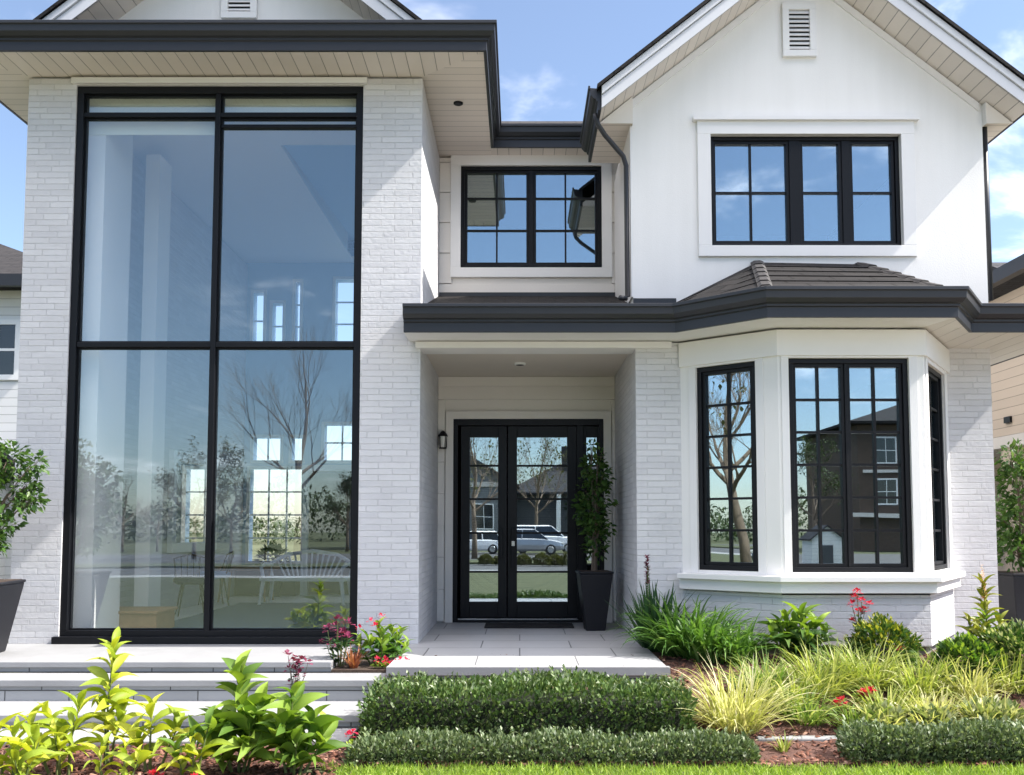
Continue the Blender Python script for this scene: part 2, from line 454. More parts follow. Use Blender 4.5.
def wall(mb, O, T, Nn, u0, u1, z0, z1, th, holes=()):
    """a wall slab with rectangular holes and their reveals"""
    O, T, Nn = Vector(O), Vector(T), Vector(Nn)
    us = sorted({u0, u1, *[h[0] for h in holes], *[h[1] for h in holes]})
    zs = sorted({z0, z1, *[h[2] for h in holes], *[h[3] for h in holes]})
    g = lambda u, z, d: O + T * u + ZUP * z - Nn * d
    for a, b in zip(us, us[1:]):
        for c, d in zip(zs, zs[1:]):
            mu, mz = (a + b) / 2, (c + d) / 2
            if any(h[0] < mu < h[1] and h[2] < mz < h[3] for h in holes):
                continue
            mb.poly([g(a, c, 0), g(b, c, 0), g(b, d, 0), g(a, d, 0)])
            mb.poly([g(b, c, th), g(a, c, th), g(a, d, th), g(b, d, th)])
    for a, b, c, d in holes:
        mb.poly([g(a, c, 0), g(a, d, 0), g(a, d, th), g(a, c, th)])
        mb.poly([g(b, d, 0), g(b, c, 0), g(b, c, th), g(b, d, th)])
        mb.poly([g(a, d, 0), g(b, d, 0), g(b, d, th), g(a, d, th)])
        mb.poly([g(b, c, 0), g(a, c, 0), g(a, c, th), g(b, c, th)])
    a, b, c, d = u0, u1, z0, z1
    mb.poly([g(a, d, 0), g(a, c, 0), g(a, c, th), g(a, d, th)])
    mb.poly([g(b, c, 0), g(b, d, 0), g(b, d, th), g(b, c, th)])
    mb.poly([g(b, d, 0), g(a, d, 0), g(a, d, th), g(b, d, th)])
    mb.poly([g(a, c, 0), g(b, c, 0), g(b, c, th), g(a, c, th)])

def offset_path(pts, d):
    """offset a plan polyline to the right of its direction by d, mitred"""
    pts = [Vector((p[0], p[1])) for p in pts]
    res = []
    for i, p in enumerate(pts):
        ns = []
        if i > 0:
            t = (p - pts[i - 1]).normalized(); ns.append(Vector((t.y, -t.x)))
        if i < len(pts) - 1:
            t = (pts[i + 1] - p).normalized(); ns.append(Vector((t.y, -t.x)))
        if len(ns) == 1:
            res.append(p + ns[0] * d)
        else:
            m = (ns[0] + ns[1]).normalized()
            res.append(p + m * (d / max(0.2, m.dot(ns[0]))))
    return res
def sweep(mb, path, prof, closed=True):
    """sweep a closed profile [(outward, z)] along a plan path"""
    rows = []
    for d, z in prof:
        rows.append([(q.x, q.y, z) for q in offset_path(path, d)])
    n, k = len(prof), len(path)
    i = len(mb.v)
    for r in rows:
        mb.v += r
    for a in range(n if closed else n - 1):
        b = (a + 1) % n
        for c in range(k - 1):
            mb.f.append((i + a * k + c, i + a * k + c + 1, i + b * k + c + 1, i + b * k + c))
    mb.f.append(tuple(i + a * k for a in range(n)))
    mb.f.append(tuple(i + a * k + k - 1 for a in reversed(range(n))))

# scattered leaves: one template copied with numpy
def scatter(name, tv, tf, rot, pos, scl, mat, parent=None):
    tv = np.asarray(tv, float); tf = np.asarray(tf, int)
    n, k, m, q = len(pos), len(tv), len(tf), tf.shape[1]
    V = np.einsum('nij,kj->nki', rot, tv) * np.broadcast_to(np.asarray(scl, float), (n,)).reshape(n, 1, 1) + np.asarray(pos)[:, None, :]
    Fi = (tf[None] + (np.arange(n) * k)[:, None, None]).reshape(-1)
    me = bpy.data.meshes.new(name)
    me.vertices.add(n * k); me.vertices.foreach_set('co', V.reshape(-1))
    me.loops.add(n * m * q); me.loops.foreach_set('vertex_index', Fi)
    me.polygons.add(n * m); me.polygons.foreach_set('loop_start', np.arange(n * m) * q)
    me.update(calc_edges=True)
    return finish(name, me, mat, parent)
def frames(dirs, ups=None, spin=None):
    """rotation matrices whose +Y follows dirs, +Z near ups"""
    d = dirs / np.linalg.norm(dirs, axis=1, keepdims=True)
    if ups is None:
        ups = np.tile([0, 0, 1.0], (len(d), 1))
    x = np.cross(d, ups); l = np.linalg.norm(x, axis=1, keepdims=True)
    x = np.where(l < 1e-3, [1.0, 0, 0], x / np.maximum(l, 1e-6))
    z = np.cross(x, d)
    if spin is not None:
        c, s = np.cos(spin)[:, None], np.sin(spin)[:, None]
        x, z = x * c + z * s, z * c - x * s
    return np.stack([x, d, z], axis=2)
LEAF_V = [(0, 0, 0), (-0.27, 0.45, 0.07), (0, 0.5, 0), (0.27, 0.45, 0.07), (0, 1, -0.08)]
LEAF_F = [(0, 3, 4, 2), (0, 2, 4, 1)]
def lance_template(wid=0.3, arch=0.35, n=6, fold=0.25, peak=0.45):
    v, f = [], []
    for i in range(n + 1):
        t = i / n
        w = wid * 0.5 * (math.sin(math.pi * t ** (math.log(0.5) / math.log(peak))) ** 0.85 if 0 < t < 1 else 0.02 if t == 0 else 0.0)
        z = arch * (t - 1.25 * t * t)
        y = t * (1 - 0.12 * t * arch)
        v += [(-w, y, z + w * fold * 2), (0, y, z), (w, y, z + w * fold * 2)]
    for i in range(n):
        a = i * 3
        f += [(a + 1, a + 4, a + 3, a), (a + 2, a + 5, a + 4, a + 1)]
    return v, f
def rand_dirs(n, zmin=-1.0, zmax=1.0):
    z = rng.uniform(zmin, zmax, n); a = rng.uniform(0, 2 * np.pi, n)
    r = np.sqrt(np.maximum(0, 1 - z * z))
    return np.stack([r * np.cos(a), r * np.sin(a), z], 1)
def strap_mesh(name, n, length, width, mat, parent, base_r=0.08, lean=(0.1, 0.9), droop=(0.4, 1.5), seg=7, up=0.0):
    """arching strap leaves from one crown"""
    a = rng.uniform(0, 2 * np.pi, n)
    L = length * rng.uniform(0.55, 1.08, n); w = width * rng.uniform(0.7, 1.2, n)
    th0 = rng.uniform(lean[0], lean[1], n) ** 1.0; dr = rng.uniform(droop[0], droop[1], n)
    br = base_r * np.sqrt(rng.uniform(0, 1, n))
    ba = a + rng.normal(0, 0.7, n)
    pos = np.stack([br * np.cos(ba), br * np.sin(ba), np.full(n, up)], 1)
    dirh = np.stack([np.cos(a), np.sin(a), np.zeros(n)], 1)
    side = np.stack([-np.sin(a), np.cos(a), np.zeros(n)], 1)
    tw = rng.normal(0, 0.5, n)
    V = np.zeros((n, (seg + 1) * 3, 3))
    p = pos.copy()
    for i in range(seg + 1):
        t = i / seg
        th = th0 + dr * t * t
        prof = min(1, 0.55 + 1.6 * t) * (1 - t ** 2.6) if i < seg else 0.03
        s2 = side * np.cos(tw * t)[:, None] + np.array([0, 0, 1.0]) * np.sin(tw * t)[:, None]
        hw = (w * prof * 0.5)[:, None]
        V[:, i * 3] = p - s2 * hw + [0, 0, 1] * hw * 0.25
        V[:, i * 3 + 1] = p
        V[:, i * 3 + 2] = p + s2 * hw + [0, 0, 1] * hw * 0.25
        stepv = dirh * np.sin(th)[:, None] + np.array([0, 0, 1.0]) * np.cos(th)[:, None]
        p = p + stepv * (L / seg)[:, None]
    f = []
    for i in range(seg):
        b = i * 3
        f += [(b, b + 1, b + 4, b + 3), (b + 1, b + 2, b + 5, b + 4)]
    f = np.array(f); k = (seg + 1) * 3
    Fi = (f[None] + (np.arange(n) * k)[:, None, None]).reshape(-1)
    me = bpy.data.meshes.new(name)
    me.vertices.add(n * k); me.vertices.foreach_set('co', V.reshape(-1))
    m = n * len(f)
    me.loops.add(m * 4); me.loops.foreach_set('vertex_index', Fi)
    me.polygons.add(m); me.polygons.foreach_set('loop_start', np.arange(m) * 4)
    me.update(calc_edges=True)
    return finish(name, me, mat, parent, smooth=True)

# ------------------------------------------------------------------ ground
ZL = -0.45                                   # lawn level (porch floor is 0)
def zbed(x, y):
    """height of the planting bed"""
    t = min(1, max(0, (y - 6.85) / 2.3))
    t = t * t * (3 - 2 * t)
    return ZL + 0.01 + 0.41 * t
def structure(name, mb, mat):
    return tag(mb.build(name, mat), kind='structure')
g = MB(); g.box(-300, 300, -300, 300, -1.0, ZL - 0.03); structure('ground', g, 'lawn')
def grid_sheet(name, x0, x1, y0, y1, nx, ny, zf, mat, amp=0.0):
    m = MB()
    for j in range(ny + 1):
        for i in range(nx + 1):
            x, y = x0 + (x1 - x0) * i / nx, y0 + (y1 - y0) * j / ny
            m.v.append((x, y, zf(x, y) + random.uniform(-amp, amp)))
    for j in range(ny):
        for i in range(nx):
            a = j * (nx + 1) + i
            m.f.append((a, a + 1, a + nx + 2, a + nx + 1))
    o = m.build(name, mat, smooth=True)
    return tag(o, kind='structure')
g = MB(); g.box(-80, 80, -11, 5.4, ZL - 0.03, ZL); g.box(-1.5, 80, 5.4, 6.74, ZL - 0.03, ZL)
structure('lawn', g, 'lawn')
grid_sheet('planting_bed', -1.2, 7.9, 6.74, 10.45, 90, 40, zbed, 'mulch', 0.012)
grid_sheet('mulch_bed', -9.0, -1.5, 5.4, 7.6, 80, 30, lambda x, y: ZL + 0.012, 'mulch', 0.012)
grid_sheet('mulch_corner', -1.5, -1.2, 6.74, 7.6, 5, 10, lambda x, y: ZL + 0.012, 'mulch', 0.008)
g = MB(); g.box(5.3, 7.9, 10.45, 22, -0.6, -0.02); structure('side_path', g, 'pavement')
g = MB(); g.box(2.4, 15, -11, 4.9, ZL - 0.02, ZL + 0.006); structure('bounce_paving', g, 'bounce_paving')  # unseen pale paving, added to bounce sunlight onto the facade
g = MB(); g.box(-80, 80, -12.4, -11, ZL - 0.03, ZL + 0.004); structure('pavement', g, 'pavement')
g = MB(); g.box(-80, 80, -40, -12.4, ZL - 0.05, ZL - 0.012); structure('road', g, 'asphalt')
g = MB(); g.box(-80, 80, -22, -18.4, ZL - 0.02, ZL + 0.08); structure('verge', g, 'lawn')

# ------------------------------------------------------------------ the house
YF, YR, YD, YB = 10.1, 10.5, 12.34, 9.4       # front plane, right block plane, recessed door wall, bay front
HX = lambda x: Vector((x, 0, 0))
house = thing('house', 'white two storey house of painted brick and stucco with black windows and charcoal gutters', 'house', (0, YF, 0), world=True)
XL0, XL1 = -5.38, -1.07
XP = 1.24
GX0, GX1 = 1.27, 5.25
ZS = 6.13
FX = Vector((1, 0, 0)); FY = Vector((0, 1, 0))
front = lambda y: (Vector((0, y, 0)), FX, -FY)

bigw = (-4.858, -1.715, 0.03, 6.05)
m = MB()
wall(m, (0, YF, 0), FX, -FY, XL0, XL1, -0.02, ZS, 0.3, [(bigw[0], bigw[1], -0.015, 6.055)])
m.build('brick_wall', 'brick', house)
m = MB()
wall(m, (XL1, 0, 0), FY, FX, YF + 0.3, YD, -0.02, ZS, 0.28)          # right return of the tall block
m.build('brick_wall', 'brick', house)
m = MB()
wall(m, (XL0, 0, 0), -FY, -FX, -17.5, -(YF + 0.3), -0.5, ZS, 0.28)
m.build('brick_wall', 'brick', house)
m = MB(); m.obox(front(YF), -4.90, -1.67, 6.062, 6.125, 0.0, 0.05); m.build('window_head_trim', 'trim', house, 0.004)

# porch piers and right brick
m = MB()
wall(m, (0, YF, 0), FX, -FY, XP, 1.74, -0.5, 3.2, 0.3)
wall(m, (XP, 0, 0), -FY, -FX, -YD, -(YF + 0.3), -0.5, 3.2, 0.28)
m.build('brick_wall', 'brick', house)
m = MB()
wall(m, (0, YR, 0), FX, -FY, 4.70, 5.25, -0.5, 3.6, 0.3)
wall(m, (5.25, 0, 0), FY, FX, YR + 0.3, 20, -0.5, 3.6, 0.3)
m.build('brick_wall', 'brick', house)

# recessed wall above the porch and round the door: real lapped boards
doorx = (P(453, 520, YD).x, P(604, 520, YD).x)
dz1 = P(520, 419, YD).z
mw = [P(461, 166, YD), P(602, 268, YD)]
mwin = (mw[0].x, mw[1].x, mw[1].z, mw[0].z)
m = MB()
wall(m, (0, YD + 0.02, 0), FX, -FY, XL1 - 0.28, 1.55, -0.5, ZS, 0.25,
     [(doorx[0], doorx[1], 0.0, dz1), mwin])
m.build('siding_backing', 'cream', house)
def board_wall(mb, fr, u0, u1, z0, z1, pitch, holes):
    z = z0
    while z < z1 - 0.01:
        zt = min(z + pitch - 0.007, z1)
        cuts = sorted([(max(u0, h[0]), min(u1, h[1])) for h in holes if h[2] < zt - 0.004 and h[3] > z + 0.004])
        c = u0; spans = []
        for a, b in cuts:
            if a > c: spans.append((c, a))
            c = max(c, b)
        if c < u1: spans.append((c, u1))
        O, T, Nn = fr
        for a, b in spans:
            q = lambda u, d, zz: O + T * u + Nn * d + ZUP * zz
            mb.hexa([q(a, 0.020, z), q(b, 0.020, z), q(b, -0.018, z), q(a, -0.018, z), q(a, 0.009, zt), q(b, 0.009, zt), q(b, -0.018, zt), q(a, -0.018, zt)])
        z += pitch
m = MB()
f0 = (P(452, 157, YD).x, P(612, 278, YD).x, P(520, 278, YD).z, P(520, 157, YD).z)
board_wall(m, front(YD), XL1 + 0.002, XP + 0.10, 3.2, ZS, 0.41, [(f0[0], f0[1], f0[2], f0[3])])
board_wall(m, front(YD), XL1 + 0.002, XP - 0.002, 0.02, 3.19, 0.41, [(doorx[0] - 0.11, doorx[1] + 0.11, 0, dz1 + 0.11)])
m.build('siding', 'cream', house, 0.003)
m = MB()
m.obox(front(YD), doorx[0] - 0.10, doorx[0], 0.0, dz1 + 0.10, 0, 0.03)
m.obox(front(YD), doorx[1], doorx[1] + 0.10, 0.0, dz1 + 0.10, 0, 0.03)
m.obox(front(YD), doorx[0], doorx[1], dz1, dz1 + 0.10, 0, 0.03)
m.obox(front(YD), XL1 + 0.003, XP - 0.003, 3.06, 3.185, 0.022, 0.045)
m.build('door_trim', 'cream', house, 0.003)

# porch beam and ceiling
m = MB(); m.obox(front(YF), XL1 - 0.05, 1.62, 3.135, 3.205, -0.32, 0.06); m.build('porch_beam', 'trim', house, 0.005)
m = MB(); m.box(XL1 + 0.002, XP - 0.002, YF + 0.33, YD, 3.19, 3.25); m.build('porch_ceiling', 'ceil', house)
m = MB(); m.lathe((0.0, 11.3, 3.165), [(0.055, 0), (0.07, 0.008), (0.07, 0.024)], 20); dl = m.build('recessed_light', 'white', house)
m = MB(); m.lathe((0.0, 11.3, 3.160), [(0.03, 0), (0.05, 0.004)], 16); m.build('lens', 'frame', dl)

# gable block: stucco front with a pointed top
gx = (GX0 + GX1) / 2 - 0.04
apex, slope = 7.64, 0.80
gw = [P(710, 135, YR), P(903, 246, YR)]
gwin = (gw[0].x, gw[1].x, gw[1].z, gw[0].z)
m = MB()
wall(m, (0, YR, 0), FX, -FY, GX0, GX1, 3.3, 5.95, 0.3, [gwin])
za0, za1 = apex - slope * (gx - GX0), apex - slope * (GX1 - gx)
tri = [(GX0, 5.95), (GX1, 5.95), (GX1, za1), (gx, apex), (GX0, za0)]
m.poly([(x, YR, z) for x, z in tri]); m.poly([(x, YR + 0.3, z) for x, z in reversed(tri)])
wall(m, (GX0, 0, 0), -FY, -FX, -20, -(YR + 0.3), 3.3, 5.9, 0.28)
wall(m, (GX1, 0, 0), FY, FX, YR + 0.3, 20, 3.6, 5.9, 0.28)
m.build('stucco_wall', 'stucco', house)
m = MB(); m.obox((Vector((GX0, 0, 0)), -FY, -FX), -12.3, -YR + 0.0, 3.8, 5.78, 0.0, 0.02); m.build('corner_trim', 'trim', house)

# ---------------- windows
def grid_bars(mb, fr, u0, u1, z0, z1, nx, ny, w, d0, d1, zs=None):
    for i in range(1, nx):
        u = u0 + (u1 - u0) * i / nx
        mb.obox(fr, u - w / 2, u + w / 2, z0, z1, d0, d1)
    zl = zs if zs else [z0 + (z1 - z0) * j / ny for j in range(1, ny)]
    for z in zl:
        mb.obox(fr, u0, u1, z - w / 2, z + w / 2, d0 + 0.002, d1 - 0.002)
def window(fr, rect, sashes, trim=None, depth=-0.09, fw=0.05, glass='glass', sw=0.035, muntin=0.022, head=False, label=None):
    """black window: outer frame, sash rings, glass, muntins, white surround"""
    u0, u1, z0, z1 = rect
    m = MB()
    m.ring(fr, u0, u1, z0, z1, fw, depth - 0.05, depth + 0.05)
    us = [s[0] for s in sashes] + [s[1] for s in sashes]
    for a, b in zip(sashes, sashes[1:]):
        m.obox(fr, a[1], b[0], z0 + fw, z1 - fw, depth - 0.05, depth + 0.04)
    for s in sashes:
        m.ring(fr, s[0], s[1], z0 + fw, z1 - fw, sw, depth - 0.035, depth + 0.025)
    w = m.build('window', 'frame', house, 0.003)
    gl, mu = MB(), MB()
    for s in sashes:
        a, b, c, d = s[0] + sw, s[1] - sw, z0 + fw + sw, z1 - fw - sw
        gl.obox(fr, a - 0.01, b + 0.01, c - 0.01, d + 0.01, depth - 0.016, depth - 0.010)
        zs = None if len(s) < 5 else [c + (d - c) * k for k in s[4]]
        grid_bars(mu, fr, a, b, c, d, s[2], s[3], muntin, depth - 0.009, depth + 0.014, zs)
    gl.build('glass', glass, w)
    mu.build('muntins', 'frame', w)
    if trim:
        t = MB(); tw, tb = trim
        t.obox(fr, u0 - tw, u1 + tw, z1, z1 + tw, -0.01, 0.035)
        t.obox(fr, u0 - tw, u1 + tw, z0 - tb, z0, -0.01, 0.035)
        t.obox(fr, u0 - tw, u0, z0, z1, -0.01, 0.035)
        t.obox(fr, u1, u1 + tw, z0, z1, -0.01, 0.035)
        if head:
            t.obox(fr, u0 - tw - 0.05, u1 + tw + 0.05, z1 + tw, z1 + tw + 0.045, -0.01, 0.075)
        t.build('window_surround', 'trim', w, 0.004)
    return w
# recessed upper window
fr = front(YD)
u0, u1, z0, z1 = mwin
mid = (u0 + u1) / 2
window(fr, mwin, [(u0 + 0.05, mid - 0.03, 2, 3, (0.36, 0.72)), (mid + 0.03, u1 - 0.05, 2, 3, (0.36, 0.72))], (0.135, 0.13), depth=-0.06)
# gable window: a two pane sash and two singles
fr = front(YR)
gp_ = lambda px: P(px, 190, YR).x
u0, u1, z0, z1 = gwin
window(fr, gwin, [(u0 + 0.035, gp_(791), 2, 2), (gp_(802), gp_(844), 1, 2), (gp_(852), u1 - 0.05, 1, 2)], (0.15, 0.125), depth=-0.09, fw=0.045, head=True)
# large window of the tall block
fr = front(YF)
u0, u1, z0, z1 = bigw
zt = P(200, 344, YF).z; zu = P(200, 113, YF).z; zu2 = P(300, 123, YF).z
um = P(212, 340, YF).x
fw = 0.075
m = MB()
m.ring(fr, u0, u1, z0 + 0.03, z1, fw, -0.16, -0.02)
m.obox(fr, um - 0.028, um + 0.028, z0 + fw, z1 - fw, -0.15, -0.03)
for a, b in ((u0 + fw, um - 0.028), (um + 0.028, u1 - fw)):
    m.obox(fr, a, b, zt - 0.028, zt + 0.028, -0.15, -0.032)
    m.obox(fr, a, b, zu - 0.03, zu + 0.02, -0.15, -0.032)
m.obox(fr, um + 0.028, u1 - fw, zu2 - 0.03, zu2 + 0.008, -0.13, -0.05)
m.obox(fr, u0 - 0.05, u1 + 0.05, 0.0, z0 + 0.045, -0.17, 0.05)
big = m.build('window', 'frame', house, 0.004)
gl, bd = MB(), MB()
for a, b in ((u0 + fw, um - 0.028), (um + 0.028, u1 - fw)):
    for c, d in ((z0 + 0.03 + fw, zt - 0.028), (zt + 0.028, zu - 0.03), (zu + 0.02, z1 - fw)):
        gl.obox(fr, a - 0.01, b + 0.01, c - 0.01, d + 0.01, -0.095, -0.089)
        bd.ring(fr, a, b, c, d, 0.018, -0.11, -0.07)
gl.build('glass', 'glass_big', big)
bd.build('glazing_bead', 'frame', big)

# ---------------- bay
A0, B0, B1, A1 = Vector((1.72, YF, 0)), Vector((2.572, YB, 0)), Vector((4.03, YB, 0)), Vector((4.76, YR, 0))
def seg_frame(a, b):
    T = (b - a).normalized()
    return (Vector(a), T, Vector((T.y, -T.x, 0))), (b - a).length
faces = [seg_frame(A0, B0), seg_frame(B0, B1), seg_frame(B1, A1)]
zsill = P(850, 576, YB).z; zsb = P(850, 593, YB).z
ztop = 3.2
def uof(k, px, py=460):
    (O, T, Nn), L = faces[k]
    return (hit(px, py, O, Nn) - O).dot(T)
bayw = []
for k, (pa, pb, pt, pbm) in enumerate(((697, 757, 366, 572), (790, 911, 358, 574), (932, 947, 368, 570))):
    (O, T, Nn), L = faces[k]
    a, b = uof(k, pa), uof(k, pb)
    if k == 2:
        a, b = 0.16, L - 0.22
    zt_ = P(850, 358, YB).z
    bayw.append((a, b, zsill + 0.035, zt_ if k != 2 else zt_ - 0.02))
m = MB()
for k in range(3):
    (O, T, Nn), L = faces[k]
    wall(m, O, T, Nn, 0, L, zsb - 0.02, ztop, 0.22, [bayw[k]])
m.build('bay_wall', 'stucco', house)
bayline = [(p.x, p.y) for p in (A0, B0, B1, A1)]
m = MB(); sweep(m, bayline, [(-0.2, 0.06), (0.0, 0.06), (0.0, zsb + 0.001), (-0.2, zsb + 0.001)]); m.build('brick_wall', 'brick', house)
m = MB(); sweep(m, bayline, [(-0.3, -0.5), (-0.06, -0.5), (-0.06, 0.055), (-0.3, 0.055)]); m.build('foundation', 'concrete', house)
m = MB(); sweep(m, bayline, [(-0.05, zsb), (0.075, zsb), (0.075, zsill - 0.055), (0.125, zsill - 0.055), (0.125, zsill), (-0.05, zsill)])
m.build('bay_sill', 'trim', house, 0.005)
m = MB(); sweep(m, bayline, [(-0.05, 2.93), (0.035, 2.93), (0.035, 3.19), (-0.05, 3.19)])
m.build('bay_frieze', 'trim', house, 0.004)
m = MB()
for k in range(3):
    fr, L = faces[k]; a, b, c, d = bayw[k]
    tw = 0.085
    la, lb = max(a - tw, 0.03), min(b + tw, L - 0.03)
    m.obox(fr, la, lb, d, d + 0.08, 0.001, 0.014)
    m.obox(fr, la, a, zsill + 0.001, d, 0.001, 0.014)
    m.obox(fr, b, lb, zsill + 0.001, d, 0.001, 0.014)
m.build('bay_trim', 'trim', house, 0.003)
for k in range(3):
    fr, L = faces[k]; a, b, c, d = bayw[k]
    if k == 1:
        mid = (a + b) / 2 - 0.02
        sashes = [(a + 0.05, mid - 0.012, 2, 6), (mid + 0.012, b - 0.05, 2, 6)]
    else:
        sashes = [(a + 0.05, b - 0.05, 2, 6)]
    window(fr, (a, b, c, d), sashes, None, depth=-0.07, muntin=0.024)

# ---------------- soffits, gutters, roofs
GUT = [(0, 0), (0.035, 0), (0.035, 0.095), (0.055, 0.105), (0.055, 0.125), (0.085, 0.135), (0.118, 0.172), (0.124, 0.235), (0.142, 0.242), (0.142, 0.275), (0.120, 0.275), (0.120, 0.25), (0, 0.24)]
def gutter(path, z, name='gutter'):
    m = MB(); sweep(m, path, [(d, z + h) for d, h in GUT]); return m.build(name, 'gutter', house, 0.003)
EX0, EX1, EY, MY = -6.02, -0.38, 9.56, 12.07
ZG = 6.15
g1 = gutter([(EX0, 17.6), (EX0, EY), (EX1, EY), (EX1, MY), (0.97, MY)], ZG)
zs_ = ZG + 0.005
m = MB(); m.poly([(EX0, EY, zs_), (EX1, EY, zs_), (XL1 - 0.02, YF + 0.02, zs_), (XL0 + 0.02, YF + 0.02, zs_)]); m.build('soffit', 'soffit_u', house)
m = MB()
m.poly([(EX1, EY, zs_), (EX1, YD + 0.05, zs_), (XL1 - 0.02, YD + 0.05, zs_), (XL1 - 0.02, YF + 0.02, zs_)])
m.build('soffit', 'soffit_v', house)
m = MB()
m.poly([(EX0, 17.6, zs_), (EX0, EY, zs_), (XL0 + 0.02, YF + 0.02, zs_), (XL0 + 0.02, 17.6, zs_)])
m.build('soffit', 'soffit_v', house)
m = MB(); m.poly([(EX1, MY, zs_), (1.3, MY, zs_), (1.3, YD + 0.05, zs_), (EX1, YD + 0.05, zs_)]); m.build('soffit', 'soffit_u', house)
SKX0, SKX1, SKY0, SKY1 = -3.1, -1.42, 12.0, 17.2     # unseen roof opening, added to bring light into the tall room
m = MB()
for x0_, x1_, y0_, y1_ in ((EX0, SKX0, EY, 17.6), (SKX1, EX1, EY, 17.6), (SKX0, SKX1, EY, SKY0), (SKX0, SKX1, SKY1, 17.6)):
    m.box(x0_, x1_, y0_, y1_, zs_ + 0.01, zs_ + 0.05)
m.build('eave_deck', 'innerw', house)
m = MB(); m.lathe((-0.72, 10.75, zs_ - 0.02), [(0.045, 0), (0.055, 0.006), (0.055, 0.025)], 16); m.build('soffit_light', 'frame', house)
zr = ZG + 0.235
def roof_slab(mb, quads, th=0.05):
    for q in quads:
        q = [Vector(p) for p in q]
        mb.poly(q)
        mb.poly([p - ZUP * th for p in reversed(q)])
        for a, b in zip(q, q[1:] + q[:1]):
            mb.poly([a - ZUP * th, b - ZUP * th, b, a])
m = MB()
cxl = (EX0 + EX1) / 2; rl = (EX1 - EX0) / 2
zt_ = zr + rl * 0.33
rz_ = lambda x: zr + (EX1 - x) * 0.33
ya_ = lambda x: EY + (EX1 - x)
yb_ = lambda x: 17.6 - (EX1 - x) * (rl - 1.5) / rl
Q = lambda x, y: (x, y, rz_(x))
roof_slab(m, [[(EX0, EY, zr), (EX1, EY, zr), (cxl, EY + rl, zt_)],
              [Q(EX1, EY), Q(EX1, 17.6), Q(SKX1, yb_(SKX1)), Q(SKX1, ya_(SKX1))],
              [Q(SKX1, ya_(SKX1)), Q(SKX1, SKY0), Q(SKX0, SKY0), Q(SKX0, ya_(SKX0))],
              [Q(SKX0, ya_(SKX0)), Q(SKX0, yb_(SKX0)), Q(cxl, yb_(cxl)), Q(cxl, ya_(cxl))],
              [(EX0, 17.6, zr), (EX0, EY, zr), (cxl, EY + rl, zt_), (cxl, 17.6 - rl + 1.5, zt_)], [(EX1, 17.6, zr), (EX0, 17.6, zr), (cxl, 17.6 - rl + 1.5, zt_)]])
roof_slab(m, [[(EX1 - 0.4, MY, zr), (1.3, MY, zr), (1.3, MY + 2.1, zr + 1.05), (EX1 - 0.4, MY + 2.1, zr + 1.05)],
              [(EX1 - 0.4, MY + 2.1, zr + 1.05), (1.3, MY + 2.1, zr + 1.05), (1.3, MY + 4.2, zr), (EX1 - 0.4, MY + 4.2, zr)]])
m.build('roof', 'roof', house)
m = MB()
m.hexa([(SKX0 - 0.08, SKY0 - 0.08, zs_ + 0.051), (SKX0, SKY0 - 0.08, zs_ + 0.051), (SKX0, SKY1 - 0.4, zs_ + 0.051), (SKX0 - 0.08, SKY1 - 0.4, zs_ + 0.051), (SKX0 - 0.08, SKY0 - 0.08, rz_(SKX0) + 0.12), (SKX0, SKY0 - 0.08, rz_(SKX0) + 0.12), (SKX0, SKY1 - 0.4, rz_(SKX0) + 0.12), (SKX0 - 0.08, SKY1 - 0.4, rz_(SKX0) + 0.12)])
m.build('added_opening_curb', 'trim', house)

# gables: front pieces with sloping boxed rakes
def gable(cx, ap, hw, yb, yf, yback, lcut=None, rake=0.24):
    """barge boards and sloping soffits, yf = front of barge, yb = gable wall face"""
    soff, brg, rf = MB(), MB(), MB()
    for sgn in (-1, 1):
        e = Vector((cx + sgn * hw, 0, ap - slope * hw)); a = Vector((cx, 0, ap))
        q = lambda p, y, dz=0: (p.x, y, p.z + dz)
        pts = [q(a, yf), q(e, yf), q(e, yb), q(a, yb)]
        soff.poly(pts if sgn > 0 else list(reversed(pts)))
        i = 0
        for (dz0, dz1, yo, yi) in ((0.0, rake * 0.60, yf, yf + 0.03), (rake * 0.60 + 0.006, rake, yf - 0.022, yf + 0.03)):
            c = [q(a, yo, dz0), q(e, yo, dz0), q(e, yi, dz0), q(a, yi, dz0), q(a, yo, dz1), q(e, yo, dz1), q(e, yi, dz1), q(a, yi, dz1)]
            if sgn < 0:
                c = [c[1], c[0], c[3], c[2], c[5], c[4], c[7], c[6]]
            brg.hexa(c)
        e2 = e + Vector((sgn * 0.05, 0, -slope * 0.05))
        yb2 = lcut[0] if (lcut and sgn < 0) else yback
        if yb2 != yback:
            e3 = a.lerp(e, lcut[1])
            tail = [q(a, yb2, rake + 0.004), q(e3, yb2, rake + 0.004), q(e3, yback, rake + 0.004), q(a, yback, rake + 0.004)]
            rf.poly(tail); rf.poly([Vector(p) + ZUP * 0.045 for p in tail])
        top = [q(a, yf - 0.05, rake + 0.004), q(e2, yf - 0.05, rake + 0.004), q(e2, yb2, rake + 0.004), q(a, yb2, rake + 0.004)]
        roof_slab(rf, [top if sgn < 0 else list(reversed(top))], 0.0)
        up = [Vector(p) + ZUP * 0.045 for p in top]
        rf.poly(up if sgn < 0 else list(reversed(up)))
        for i in range(4):
            rf.poly([top[i], top[(i + 1) % 4], up[(i + 1) % 4], up[i]])
    soff.build('rake_soffit', 'soffit_v', house)
    brg.build('barge_board', 'barge', house, 0.004)
    rf.build('roof', 'roof', house)
M['barge'] = plain('barge_paint', (0.60, 0.61, 0.64), 0.5, 0.03, 3)
M['barge'].name = 'barge_paint'
GH = 2.33
gable(gx, apex, GH, YR + 0.01, YR - 0.45, 20, (11.62, 0.82))
eL, eR, ez = gx - GH, gx + GH, apex - slope * GH
